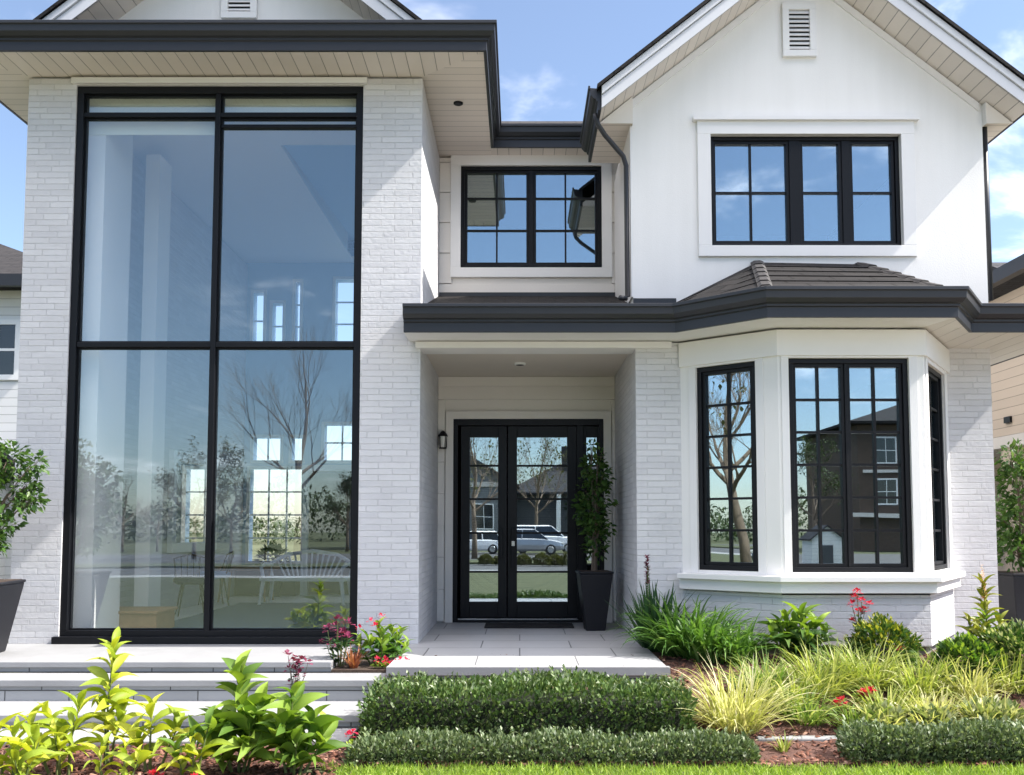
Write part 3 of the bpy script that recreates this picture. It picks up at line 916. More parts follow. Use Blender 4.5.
for x0_, x1_ in ((eL, GX0), (GX1, eR)):
    m = MB(); m.poly([(x0_, YR - 0.10, ez), (x1_, YR - 0.10, ez), (x1_, 20 if x1_ > 3 else 11.62, ez), (x0_, 20 if x1_ > 3 else 11.62, ez)])
    m.build('eave_soffit', 'soffit_v', house)
# triangular ends closing the eave boxes
for x0_, x1_, xe in ((eL, GX0, eL), (eR, GX1, eR)):
    zt2 = apex - slope * abs(x0_ + x1_ - xe - gx)
    m = MB(); m.poly([(xe, YR - 0.10, ez - 0.02), (x0_ + x1_ - xe, YR - 0.10, ez - 0.02), (x0_ + x1_ - xe, YR - 0.10, zt2 - 0.01)])
    m.poly([(x1_ + x0_ - xe, YR - 0.10, ez - 0.02), (x1_ + x0_ - xe, YR, ez - 0.02), (x1_ + x0_ - xe, YR, zt2 - 0.01), (x1_ + x0_ - xe, YR - 0.10, zt2 - 0.01)])
    m.build('eave_return', 'cream', house)
# frieze trim under the rake, following the slope
m = MB()
for sgn in (-1, 1):
    e = (gx + sgn * (GX1 - GX0) / 2, apex - slope * (GX1 - GX0) / 2 - 0.02); a = (gx, apex - 0.02)
    c = [(a[0], YR - 0.025, a[1] - 0.09), (e[0], YR - 0.025, e[1] - 0.09), (e[0], YR + 0.01, e[1] - 0.09), (a[0], YR + 0.01, a[1] - 0.09)]
    c += [(p[0], p[1], p[2] + 0.09) for p in c]
    if sgn < 0:
        c = [c[1], c[0], c[3], c[2], c[5], c[4], c[7], c[6]]
    m.hexa(c)
m.build('rake_trim', 'trim', house)
gutter([(eL, 11.60), (eL, YR - 0.40)], ez)
m = MB(); zt2 = apex - slope * (gx - GX0); m.poly([(eL, 11.61, ez), (GX0, 11.61, ez), (GX0, 11.61, zt2), (eL, 11.61, ez + 0.05)]); m.build('eave_return', 'cream', house)
gutter([(eR, YR - 0.40), (eR, 20)], ez)
# upper left gable standing on the eave roof
glx, gla = -3.13, 8.02
m = MB()
zb_ = 6.42
m.poly([(glx - (gla - zb_) / slope, 10.3, zb_), (glx + (gla - zb_) / slope, 10.3, zb_), (glx, 10.3, gla)])
m.poly([(glx + (gla - zb_) / slope, 10.55, zb_), (glx - (gla - zb_) / slope, 10.55, zb_), (glx, 10.55, gla)])
m.build('stucco_wall', 'stucco', house)
gable(glx, gla, 2.1, 10.31, 9.86, 14.0)
def vent(fr, u, z0, z1, w):
    t = MB(); t.ring(fr, u - w / 2, u + w / 2, z0, z1, 0.075, -0.01, 0.05)
    v = t.build('gable_vent', 'trim', house, 0.004)
    b = MB(); b.obox(fr, u - w / 2 + 0.07, u + w / 2 - 0.07, z0 + 0.07, z1 - 0.07, -0.03, 0.006); b.build('backing', 'frame', v)
    l = MB(); n = 9; O, T, Nn = fr
    for i in range(n):
        z = z0 + 0.08 + (z1 - z0 - 0.16) * (i + 0.15) / n
        h = (z1 - z0 - 0.16) / n
        q = lambda uu, d, zz: O + T * uu + Nn * d + ZUP * zz
        a, c = u - w / 2 + 0.076, u + w / 2 - 0.076
        l.hexa([q(a, 0.045, z), q(c, 0.045, z), q(c, 0.033, z), q(a, 0.033, z), q(a, 0.018, z + h * 0.8), q(c, 0.018, z + h * 0.8), q(c, 0.009, z + h * 0.8), q(a, 0.009, z + h * 0.8)])
    l.build('louvres', 'trim', v)
v0, v1 = P(799, 58, YR), P(799, 5, YR)
vent(front(YR), v0.x, v0.z, v1.z, 0.385)
vent(front(10.3), P(240, 10, 10.3).x, P(240, 20, 10.3).z, P(240, 20, 10.3).z + 0.6, 0.40)

# lower eaves: porch, bay and right skirt
ZG2 = 3.21
EL = 9.62
low = [(-1.19, EL), (1.60, EL), (2.36, 8.93), (4.14, 8.93), (4.60, EL), (5.80, EL), (5.80, 20)]
g2 = gutter(low, ZG2)
zs2 = ZG2 + 0.004
m = MB(); m.poly([(-1.19, EL, zs2), (1.60, EL, zs2), (1.72, YF + 0.02, zs2), (-1.19, YF + 0.02, zs2)])
m.poly([(1.60, EL, zs2), (2.36, 8.93, zs2), (2.59, YB + 0.03, zs2), (1.72, YF + 0.02, zs2)])
m.poly([(2.36, 8.93, zs2), (4.14, 8.93, zs2), (4.01, YB + 0.03, zs2), (2.59, YB + 0.03, zs2)])
m.build('soffit', 'trim', house)
m = MB(); m.poly([(4.14, 8.93, zs2), (4.60, EL, zs2), (4.70, YR + 0.02, zs2), (4.01, YB + 0.03, zs2)])
m.poly([(4.60, EL, zs2), (5.80, EL, zs2), (5.80, YR + 0.02, zs2), (4.70, YR + 0.02, zs2)])
m.poly([(5.24, YR + 0.02, zs2), (5.80, YR + 0.02, zs2), (5.80, 20, zs2), (5.24, 20, zs2)])
m.build('soffit', 'soffit_white', house)
z2 = ZG2 + 0.237
k2 = 0.30
zR = z2 + k2 * (YR - EL)
T1, T2 = (P(757, 263, YR).x, YR, P(757, 263, YR).z), (P(861, 265, YR).x, YR, P(861, 265, YR).z)
T0, T3 = (1.72, YR, zR), (4.85, YR, zR)
m = MB()
roof_slab(m, [[(-1.19, EL, z2), (1.27, EL, z2), (1.27, YD, z2 + k2 * (YD - EL)), (-1.19, YD, z2 + k2 * (YD - EL))],
              [(1.27, EL, z2), (1.60, EL, z2), T0, (1.27, YR, zR)],
              [(1.60, EL, z2), (2.36, 8.93, z2), T1, T0],
              [(2.36, 8.93, z2), (4.14, 8.93, z2), T2, T1],
              [(4.14, 8.93, z2), (4.60, EL, z2), T3, T2],
              [(4.60, EL, z2), (5.80, EL, z2), (5.25, YR, zR), T3],
              [(5.80, EL, z2), (5.80, 20, z2), (5.25, 20, zR), (5.25, YR, zR)]])
m.build('roof', 'roof', house)
m = MB()                                      # stepped tile courses on the bay roof
def courses(mb, e0, e1, t0, t1, n=6, th=0.014):
    e0, e1, t0, t1 = map(Vector, (e0, e1, t0, t1))
    nn = (e1 - e0).cross(t0 - e0).normalized()
    if nn.z < 0: nn = -nn
    for i in range(n):
        a, b = i / n, min(1, (i + 1) / n + 0.01)
        p, q, r, s = e0.lerp(t0, a), e1.lerp(t1, a), e1.lerp(t1, b), e0.lerp(t0, b)
        lo = nn * 0.003
        mb.hexa([p + lo, q + lo, r + lo, s + lo, p + nn * (th + 0.006), q + nn * (th + 0.006), r + nn * 0.008, s + nn * 0.008])
courses(m, (1.60, EL, z2), (2.36, 8.93, z2), T0, T1)
courses(m, (2.36, 8.93, z2), (4.14, 8.93, z2), T1, T2)
courses(m, (4.14, 8.93, z2), (4.60, EL, z2), T2, T3)
m.build('roof_tiles', 'roof', house)
m = MB()
def ridge(mb, a, b, w=0.075, h=0.026, n=7):
    a, b = Vector(a), Vector(b)
    t = (b - a).normalized(); s = t.cross(ZUP).normalized(); u = s.cross(t)
    for i in range(n):
        p, q = a.lerp(b, i / n), a.lerp(b, (i + 1) / n + 0.02)
        l0, l1 = u * (h + 0.016), u * h
        mb.hexa([p - s * w + u * 0.008, q - s * w + u * 0.008, q + s * w + u * 0.008, p + s * w + u * 0.008, p - s * w * 0.5 + l0, q - s * w * 0.5 + l1, q + s * w * 0.5 + l1, p + s * w * 0.5 + l0])
ridge(m, (2.36, 8.93, z2), T1); m.build('hip_cap', 'hipcap', house, 0.004)
m = MB(); ridge(m, (4.14, 8.93, z2), T2); m.build('hip_cap', 'hipcap', house, 0.004)
m = MB(); m.obox(front(YR), GX0, 1.75, zR + 0.006, zR + 0.07, 0.0, 0.012); m.build('flashing', 'gutter', house)
m = MB(); m.obox(front(YD), XL1 + 0.01, GX0 - 0.01, 4.23, 4.30, 0.021, 0.05)
m.build('flashing', 'gutter', house)

# downpipes
def pipe(mb, pts, w=0.042):
    mb.tube(pts, w, 10)
m = MB()
pipe(m, [(eL - 0.05, 10.30, ez + 0.05), (eL - 0.02, 10.33, ez - 0.06), (eL + 0.06, 10.38, ez - 0.16), (GX0 - 0.10, 10.50, ez - 0.36), (GX0 - 0.065, 10.53, ez - 0.46), (GX0 - 0.06, 10.53, zR + 0.10), (GX0 - 0.09, 10.46, zR + 0.06), (GX0 - 0.16, 10.34, zR + 0.04)], 0.029)
m.build('downpipe', 'gutter', house, smooth=True)
m = MB()
pipe(m, [(GX1 + 0.05, 10.56, ez + 0.02), (GX1 + 0.05, 10.56, zR + 0.06)], 0.034)
m.build('downpipe', 'gutter', house, smooth=True)

# ---------------- front door
fr = front(YD)
dpx = lambda px: P(px, 520, YD).x
dpz = lambda py: P(520, py, YD).z
D0 = -0.05
m = MB()
m.obox(fr, doorx[0], doorx[0] + 0.06, 0.0, dz1, D0 - 0.1, D0 + 0.06)
m.obox(fr, doorx[1] - 0.06, doorx[1], 0.0, dz1, D0 - 0.1, D0 + 0.06)
m.obox(fr, doorx[0] + 0.06, doorx[1] - 0.06, dz1 - 0.085, dz1, D0 - 0.1, D0 + 0.06)
m.obox(fr, dpx(577), dpx(584), 0.04, dz1 - 0.085, D0 - 0.1, D0 + 0.05)
m.obox(fr, doorx[0] + 0.06, doorx[1] - 0.06, 0.0, 0.035, D0 - 0.1, D0 + 0.07)
door = m.build('front_door', 'door', house, 0.004)
m = MB(); m.obox(fr, doorx[0] + 0.07, dpx(577), 0.035, 0.05, D0 - 0.02, D0 + 0.055); m.build('threshold', 'chrome', door)
zlt, zlb = dz1 - 0.09, 0.06
for (a, b, ga, gb) in ((dpx(460.5), dpx(506.8), dpx(469.5), dpx(498)), (dpx(507.6), dpx(577), dpx(517), dpx(567.5)), (dpx(584), dpx(600), dpx(587), dpx(597.5))):
    gt, gb_ = dpz(437), dpz(602)
    m = MB()
    m.obox(fr, a, ga, zlb, zlt, D0 - 0.03, D0 + 0.02); m.obox(fr, gb, b, zlb, zlt, D0 - 0.03, D0 + 0.02)
    m.obox(fr, ga, gb, gt, zlt, D0 - 0.03, D0 + 0.02); m.obox(fr, ga, gb, zlb, gb_, D0 - 0.03, D0 + 0.02)
    for py in (465.5, 499, 533, 572):
        z = dpz(py); m.obox(fr, ga, gb, z - 0.013, z + 0.013, D0 - 0.022, D0 + 0.008)
    leaf = m.build('door_leaf', 'door', door, 0.004)
    m = MB(); m.obox(fr, ga - 0.01, gb + 0.01, gb_ - 0.01, gt + 0.01, D0 - 0.016, D0 - 0.010); m.build('door_glass', 'glass', door)
for px, py0, py1 in ((501.3, 528, 557), (512.7, 528, 568)):
    m = MB(); x = dpx(px); za, zb2 = dpz(py1), dpz(py0)
    m.obox(fr, x - 0.018, x + 0.018, za, zb2, D0 + 0.065, D0 + 0.095)
    for z in (za + 0.05, zb2 - 0.05):
        m.obox(fr, x - 0.012, x + 0.012, z - 0.012, z + 0.012, D0 + 0.019, D0 + 0.066)
    m.build('handle', 'frame', door, 0.004)
m = MB(); x = dpx(513.2); m.obox(fr, x - 0.022, x + 0.022, dpz(546), dpz(541), D0 + 0.0955, D0 + 0.103); m.build('lock_plate', 'chrome', door, 0.003)

# ---------------- rooms behind the glass
def room(mb, x0, x1, y0, y1, z0, z1, openf=True):
    mb.poly([(x0, y1, z0), (x1, y1, z0), (x1, y1, z1), (x0, y1, z1)])
    mb.poly([(x0, y0, z0), (x0, y1, z0), (x0, y1, z1), (x0, y0, z1)])
    mb.poly([(x1, y1, z0), (x1, y0, z0), (x1, y0, z1), (x1, y1, z1)])
    mb.poly([(x0, y0, z0), (x1, y0, z0), (x1, y1, z0), (x0, y1, z0)])
    mb.poly([(x0, y1, z1), (x1, y1, z1), (x1, y0, z1), (x0, y0, z1)])
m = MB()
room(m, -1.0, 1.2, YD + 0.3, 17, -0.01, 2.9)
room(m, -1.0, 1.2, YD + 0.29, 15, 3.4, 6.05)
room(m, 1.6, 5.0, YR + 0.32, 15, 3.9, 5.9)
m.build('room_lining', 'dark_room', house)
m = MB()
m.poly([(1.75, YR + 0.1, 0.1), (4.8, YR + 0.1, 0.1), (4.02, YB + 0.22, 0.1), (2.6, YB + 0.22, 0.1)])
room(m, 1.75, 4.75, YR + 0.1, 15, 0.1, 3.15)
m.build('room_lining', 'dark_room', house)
# tall living room
RX0, RX1, RY, RZ = XL0 + 0.28, XL1 - 0.28, 17.5, 6.55
backholes = [(-4.98, -3.98, 0.6, 2.3), (-4.93, -4.42, 2.45, 2.88), (-4.22, -4.02, 2.45, 2.88), (-3.62, -2.98, 2.45, 3.12), (-4.98, -4.78, 4.55, 5.6),
             (-4.62, -4.42, 4.55, 5.4), (-4.2, -4.1, 4.55, 5.8), (-3.45, -2.7, 4.6, 5.85), (-2.65, -1.45, 0.1, 2.5), (-2.6, -1.45, 2.6, 5.95)]  # last two: unseen openings behind the pier, added to light the room
m = MB()
wall(m, (0, RY, 0), FX, -FY, XL0, XL1, -0.5, RZ, 0.25, backholes)
m.poly([(RX0 - 0.002, YF + 0.3, -0.01), (RX0 - 0.002, RY, -0.01), (RX0 - 0.002, RY, 0.9), (RX0 - 0.002, YF + 0.3, 0.9)])
m.build('interior_wall', 'inner', house)
m = MB(); m.poly([(RX1 + 0.002, RY, 0), (RX1 + 0.002, YD, 0), (RX1 + 0.002, YD, RZ), (RX1 + 0.002, RY, RZ)]); m.poly([(RX0, RY, RZ), (RX1, RY, RZ), (RX1, YF + 0.3, RZ - 0.44), (RX0, YF + 0.3, RZ - 0.44)])
m.build('interior_wall', 'inner', house)
for a, b, c, d in backholes:
    m = MB(); fr_ = front(RY)
    m.ring(fr_, a - 0.05, b + 0.05, c - 0.05, d + 0.05, 0.055, 0.0, 0.03)
    nx = max(1, round((b - a) / 0.33)); ny = max(1, round((d - c) / 0.42))
    grid_bars(m, fr_, a, b, c, d, nx, ny, 0.03, -0.1, -0.07)
    m.build('interior_window', 'innerw', house)
frl = (Vector((RX0, 0, 0)), FY, FX)

m = MB(); m.box(-4.84, -4.62, 10.32, 11.05, 0.0, 6.05); m.build('interior_pier', 'innerw', house)
m = MB(); m.box(-4.80, -4.62, 11.9, 12.3, 0.0, 6.0); m.build('interior_pier', 'innerw', house)
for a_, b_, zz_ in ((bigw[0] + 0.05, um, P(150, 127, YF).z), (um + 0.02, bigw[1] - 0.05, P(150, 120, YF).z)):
    m = MB(); m.box(a_, b_, 10.305, 10.317 + 0.0, zz_, 6.04); m.build('reflection_panel', 'reflected_soffit', house)  # cream panels imitating the soffit's reflection in the transom glass
m = MB(); m.box(-3.98, -3.86, 17.3, 17.495, 0.0, 2.25); m.box(-2.94, -2.82, 17.3, 17.495, 0, 2.25); m.box(-3.98, -2.82, 17.3, 17.495, 2.252, 2.36); m.build('interior_doorcase', 'innerw', house)
m = MB(); m.box(-3.858, -2.942, 17.42, 17.46, 0.004, 2.25); m.build('treeline_panel', 'dark_backing', house, 0.004)  # dark panel added in the doorcase for the tone of the mirrored treeline
m = MB(); m.box(RX0 + 0.01, -4.0, 17.05, 17.49, 0.004, 0.52); m.build('bench_backing', 'dark_backing', house, 0.004)  # dark block added behind the white bench so that it stands out
m = MB(); m.box(RX0 - 0.1, RX1 + 0.1, YF + 0.02, RY, -0.12, 0.0); m.build('interior_floor', 'oak', house)
m = MB(); m.box(XL1, 5.25, 17.0, 17.2, -0.4, 6.0); m.build('rear_wall', 'stucco', house)

# ------------------------------------------------------------------ porch floor and entrance steps
def slab_course(parent, x0, x1, y0, y1, zt_, th, riser, ov=0.03):
    m = MB(); m.box(x0, x1, y0, y1, zt_ - th, zt_); m.build('tread', 'slab', parent, 0.008)
    m = MB(); m.box(x0, x1 - 0.004, y0 + ov, y1, riser, zt_ - th - 0.002); m.build('riser', 'stone', parent)
steps = thing('entrance_steps', 'pale stone steps climbing to the landing under the tall black window', 'steps', (-4, 8.2, ZL), world=True)
n1, n2, n3, n4 = P(200, 660, 8.75), P(200, 676, 8.35), P(200, 709.5, 7.75), P(200, 735, 7.33)
XS = -1.17
slab_course(steps, -7.6, -1.72, 8.76, YF + 0.05, 0.0, 0.055, -0.10)
slab_course(steps, -7.6, XS, 8.36, 8.76, -0.10, 0.06, -0.29)
slab_course(steps, -7.6, XS - 0.12, 7.77, 8.45, -0.285, 0.06, -0.40)
slab_course(steps, -7.6, XS - 0.14, 7.33, 7.9, -0.395, 0.05, -0.47)
m = MB(); m.box(-1.72, XS, 8.76, YF - 0.005, -0.16, -0.075); m.build('planting_pocket', 'soil', steps)
m = MB(); m.box(XS + 0.004, 1.29, 8.47, YD - 0.01, -0.06, 0.0)
structure('porch_floor', m, 'paver')
m = MB(); m.box(XS + 0.004, 1.31, 8.385, 8.468, -0.066, 0.004); structure('porch_kerb', m, 'slab')
m = MB(); m.box(XS + 0.006, 1.28, 8.42, YD, -0.6, -0.064); structure('porch_base', m, 'stone')

# ------------------------------------------------------------------ objects by the door
m = MB(); m.box(P(485, 626, 11.9).x, P(573, 626, 11.9).x, 11.62, 12.12, 0.001, 0.018)
tag(m.build('doormat', 'mat', None, 0.004), 'thin black doormat lying on the porch pavers before the front door', 'doormat')

lx, lz = P(443, 438, YD - 0.12).x, P(443, 440, YD - 0.12).z
lamp = thing('wall_lantern', 'small black wall lantern fixed beside the front door', 'lantern', (lx, YD - 0.02, lz))
m = MB(); m.lathe((0, -0.012, 0), [(0.045, -0.09), (0.045, 0.09)], 14); m.v = [(x * 1.0, -0.012 + (y + 0.012) * 0.25, z) for x, y, z in m.v]
m.tube([(0, -0.02, 0.06), (0, -0.06, 0.10), (0, -0.11, 0.115), (0, -0.12, 0.10)], 0.009, 8); m.build('bracket', 'frame', lamp)
m = MB(); m.lathe((0, -0.12, 0), [(0.012, 0.115), (0.03, 0.105), (0.062, 0.055), (0.066, 0.045)], 12)
for k in range(4):
    a = k * math.pi / 2 + 0.785; m.tube([(0.052 * math.cos(a), -0.12 + 0.052 * math.sin(a), 0.05), (0.042 * math.cos(a), -0.12 + 0.042 * math.sin(a), -0.10)], 0.005, 5)
m.lathe((0, -0.12, 0), [(0.048, -0.115), (0.052, -0.10), (0.02, -0.098)], 12); m.build('lamp_cage', 'frame', lamp)
m = MB(); m.lathe((0, -0.12, 0), [(0.036, -0.095), (0.046, 0.045)], 12); m.build('lamp_glass', 'lamp_glass', lamp)

def pot(parent, top, bot, h):
    m = MB()
    for (a, b, z0, z1) in ((bot, top, 0, h - 0.03), (top + 0.008, top + 0.012, h - 0.03, h)):
        m.hexa([(-a, -a, z0), (a, -a, z0), (a, a, z0), (-a, a, z0), (-b, -b, z1), (b, -b, z1), (b, b, z1), (-b, b, z1)])
    m.build('planter', 'pot', parent, 0.012)
    m = MB(); t = top - 0.02; m.box(-t, t, -t, t, h - 0.01, h + 0.004); m.build('soil', 'soil', parent)
def branch_plant(parent, z0, h, blobs, leafn, leafs, mat, nstem=4, spread=0.08, aspect=1.0):
    """a few upright stems carrying clumps of leaves"""
    for (bx, by, bz, r) in blobs:
        m = MB()
        a = random.uniform(0, 6.28)
        s = Vector((spread * math.cos(a) * 0.4, spread * math.sin(a) * 0.4, z0))
        e = Vector((bx, by, bz))
        mid = s.lerp(e, 0.55) + Vector((-0.2 * bx, -0.2 * by, 0.05))
        m.tube([s, s.lerp(mid, 0.5), mid, mid.lerp(e, 0.6), e], [0.014, 0.012, 0.009, 0.007, 0.004], 6)
        for k in range(5):
            d = Vector(rand_dirs(1, -0.2, 0.9)[0]); m.tube([mid.lerp(e, 0.6), e + d * r * 0.8], [0.004, 0.002], 4)
        m.build('stem', 'bark', parent)
    pos, dirs = [], []
    tot = sum(b[3] ** 2 for b in blobs)
    for (bx, by, bz, r) in blobs:
        n = int(leafn * r * r / tot)
        d = rand_dirs(n, -0.9, 1.0)
        rr = r * rng.uniform(0.25, 1.05, n) ** 0.6
        # leaves gather along twigs so that gaps stay open
        cl = rand_dirs(14, -0.8, 1.0)[rng.integers(0, 14, n)]
        d2 = d * 0.55 + cl; d2 /= np.linalg.norm(d2, axis=1, keepdims=True)
        pos.append(np.array([bx, by, bz]) + d2 * rr[:, None]); dirs.append(d2 + rand_dirs(n) * 0.7 + [0, 0, -0.15])
    pos, dirs = np.concatenate(pos), np.concatenate(dirs)
    scatter('foliage', LEAF_V, LEAF_F, frames(dirs, None, rng.normal(0, 0.7, len(pos))), pos, leafs * rng.uniform(0.6, 1.2, len(pos)), mat, parent)

pb = P(594.5, 628, 11.45)
t = thing('potted_tree', 'slender green tree in a tall charcoal planter beside the front door', 'potted plant', (pb.x, 11.45, 0), R(4))
pot(t, 0.195, 0.115, 0.70)
bl = []
for k in range(11):
    z = 0.95 + k * 0.125; r = (0.105 + 0.085 * math.sin(math.pi * min(1, (k + 1.2) / 11))) * (0.62 if k > 8 else 1)
    bl.append((random.uniform(-0.10, 0.10), random.uniform(-0.08, 0.08), z, r))
branch_plant(t, 0.68, 2.2, bl, 1150, 0.085, 'shrub_leaf')

t = thing('potted_tree', 'bushy tree in a dark square planter on the landing left of the tall window', 'potted plant', (P(-27, 640, 9.25).x, 9.25, 0), R(8))
pot(t, 0.335, 0.22, 0.70)
branch_plant(t, 0.74, 2.1, [(0.05, 0, 1.25, 0.28), (0.28, -0.05, 1.55, 0.26), (-0.1, 0.0, 1.65, 0.30), (0.22, 0.05, 1.86, 0.22), (-0.25, 0.1, 1.4, 0.26), (0.0, -0.1, 2.0, 0.24), (0.42, 0.0, 1.62, 0.13), (0.15, -0.1, 1.05, 0.15), (0.48, 0.0, 1.85, 0.13), (0.5, -0.05, 1.5, 0.12), (0.3, -0.1, 1.25, 0.13)], 3400, 0.075, 'shrub_leaf')

t = thing('potted_tree', 'leafy shrub in a large black planter at the right corner of the house', 'potted plant', (P(1026, 620, 11.6).x, 11.6, -0.02), R(3))
pot(t, 0.33, 0.25, 0.70)
branch_plant(t, 0.68, 2.1, [(random.uniform(-0.2, 0.2), random.uniform(-0.15, 0.15), 0.95 + 0.14 * k, 0.26 - 0.008 * k) for k in range(9)], 1800, 0.09, 'shrub_leaf')

# ------------------------------------------------------------------ hedges
def hedge(label, x0, x1, y0, y1, z0, z1, n, leaf, mat, zf=None, holes=0.06):
    t = thing('boxwood_hedge', label, 'hedge', ((x0 + x1) / 2, (y0 + y1) / 2, z0))
    cx, cy = (x0 + x1) / 2, (y0 + y1) / 2
    hx, hy, hz = (x1 - x0) / 2, (y1 - y0) / 2, z1 - z0
    # sample a rounded box shell, uneven skin
    p = np.stack([rng.uniform(-hx, hx, n * 3), rng.uniform(-hy, hy, n * 3), rng.uniform(0, hz, n * 3)], 1)
    dx, dy, dzt = hx - abs(p[:, 0]), hy - abs(p[:, 1]), hz - p[:, 2]
    d = np.minimum(np.minimum(dx, dy), dzt)
    keep = rng.uniform(0, 1, len(p)) < np.exp(-d / 0.045)
    # round the upper edges
    rr = 0.09
    e = np.maximum(0, rr - np.minimum(dx, dy)) ** 2 + np.maximum(0, rr - dzt) ** 2
    keep &= e < rr * rr
    p = p[keep][:n]
    nrm = np.stack([np.where(dx < 0.07, np.sign(p_ := (np.zeros(1))), 0) if False else np.zeros(len(dx)), np.zeros(len(dx)), np.zeros(len(dx))], 1)[keep][:n]
    dx, dy, dzt = dx[keep][:n], dy[keep][:n], dzt[keep][:n]
    wx, wy, wz = np.exp(-dx / 0.05), np.exp(-dy / 0.05), np.exp(-dzt / 0.05)
    nrm = np.stack([np.sign(p[:, 0]) * wx, np.sign(p[:, 1]) * wy, wz + 0.001], 1)
    lump = 0.5 * np.sin(p[:, 0] * 7.3 + p[:, 2] * 9) + 0.5 * np.sin(p[:, 0] * 17 + 1.3 + p[:, 1] * 11)
    p = p + nrm * (0.022 * lump[:, None] + rng.uniform(-0.01, 0.028, (len(p), 1)))
    dirs = nrm * 0.75 + rand_dirs(len(p)) * 0.55 + [0, 0, 0.55]
    if zf is not None:
        p[:, 2] += zf(p[:, 0] + cx) * (p[:, 2] / hz)
    scatter('foliage', LEAF_V, LEAF_F, frames(dirs, None, rng.uniform(0, 6.28, len(p))), p, leaf * rng.uniform(0.65, 1.25, len(p)), mat, t)
    # stray shoots standing proud of the clipped skin
    k = n // 45
    q = np.stack([rng.uniform(-hx, hx, k), rng.uniform(-hy, hy, k), np.full(k, hz)], 1)
    fr_ = rng.uniform(0, 1, k) < 0.35
    q[fr_, 1] = -hy; q[fr_, 2] = hz * rng.uniform(0.2, 0.95, fr_.sum())
    if zf is not None: q[:, 2] += zf(q[:, 0] + cx) * (q[:, 2] / hz)
    dd = rand_dirs(k, 0.3, 1) + np.where(fr_[:, None], [[0, -0.8, 0]], [[0, 0, 0.4]])
    Q1 = np.repeat(q, 4, axis=0) + np.repeat(dd / np.linalg.norm(dd, axis=1, keepdims=True), 4, axis=0) * np.tile([0.0, 0.015, 0.03, 0.045], k)[:, None]
    scatter('young_shoots', LEAF_V, LEAF_F, frames(np.repeat(dd, 4, axis=0) + rand_dirs(4 * k) * 0.7), Q1, leaf * rng.uniform(0.7, 1.1, 4 * k), 'low_leaf', t)
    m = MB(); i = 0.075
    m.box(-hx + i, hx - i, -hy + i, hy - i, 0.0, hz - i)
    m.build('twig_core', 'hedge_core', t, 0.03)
    m = MB()
    for k in range(int(hx * 2 / 0.22)):
        x = -hx + 0.12 + k * 0.22
        m.tube([(x, random.uniform(-hy * 0.5, hy * 0.5), 0), (x + random.uniform(-0.05, 0.05), 0, hz * 0.5)], [0.012, 0.006], 5)
    m.build('stems', 'bark', t)
    return t
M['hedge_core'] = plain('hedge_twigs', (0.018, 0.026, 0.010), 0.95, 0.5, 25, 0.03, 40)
hx0, hx1 = P(364, 700, 7.28).x, P(693, 700, 7.28).x
hedge('tall dark green clipped boxwood hedge in front of the porch', hx0, hx1, 7.25, 7.95, ZL, P(500, 693, 7.25).z, 21000, 0.042, 'box_leaf', lambda x: 0.03 * np.sin(x * 2.1 + 1) + 0.02 * np.sin(x * 5.3))
lx0, lx1 = P(352, 750, 6.85).x, P(757, 750, 6.85).x
hedge('low clipped hedge strip running along the foot of the tall hedge', lx0, lx1, 6.76, 7.06, ZL, P(500, 744, 6.76).z, 12500, 0.036, 'low_leaf', lambda x: 0.012 * np.sin(x * 6))
rx0 = P(849, 740, 6.85).x
hedge('low clipped hedge strip edging the flower bed at the right', rx0, rx0 + 2.0, 6.78, 7.10, ZL, P(900, 735, 6.78).z, 12500, 0.036, 'low_leaf', lambda x: 0.012 * np.sin(x * 6))

# ------------------------------------------------------------------ plants
def on_bed(px, py):
    """where the sight line through a pixel meets the planted ground"""
    d = ray(px, py); t = 4.0
    while t < 14:
        p = Vector((0, 0, H)) + d * t
        z = zbed(p.x, p.y) if p.x > -1.3 else ZL + 0.012
        if p.z <= z:
            break
        t += 0.01
    return Vector((p.x, p.y, z - 0.01))
def grass_clump(label, px, py, h, n, mat, w=0.013, lean=(0.08, 0.75), droop=(0.5, 1.6), group=None):
    t = thing('ornamental_grass', label, 'grass clump', on_bed(px, py), random.uniform(0, 6), group)
    strap_mesh('blades', int(n * 1.25), h * 0.98, w, mat, t, 0.10 + h * 0.12, (0.08, 1.12), (0.3, 1.9))
    return t
G1 = 'ornamental grass clumps in the flower bed'
grass_clump('largest cream striped fountain grass at the end of the tall hedge', 737, 729, 0.66, 300, 'pale_blade', 0.014, (0.05, 0.85), (0.4, 1.3), G1)
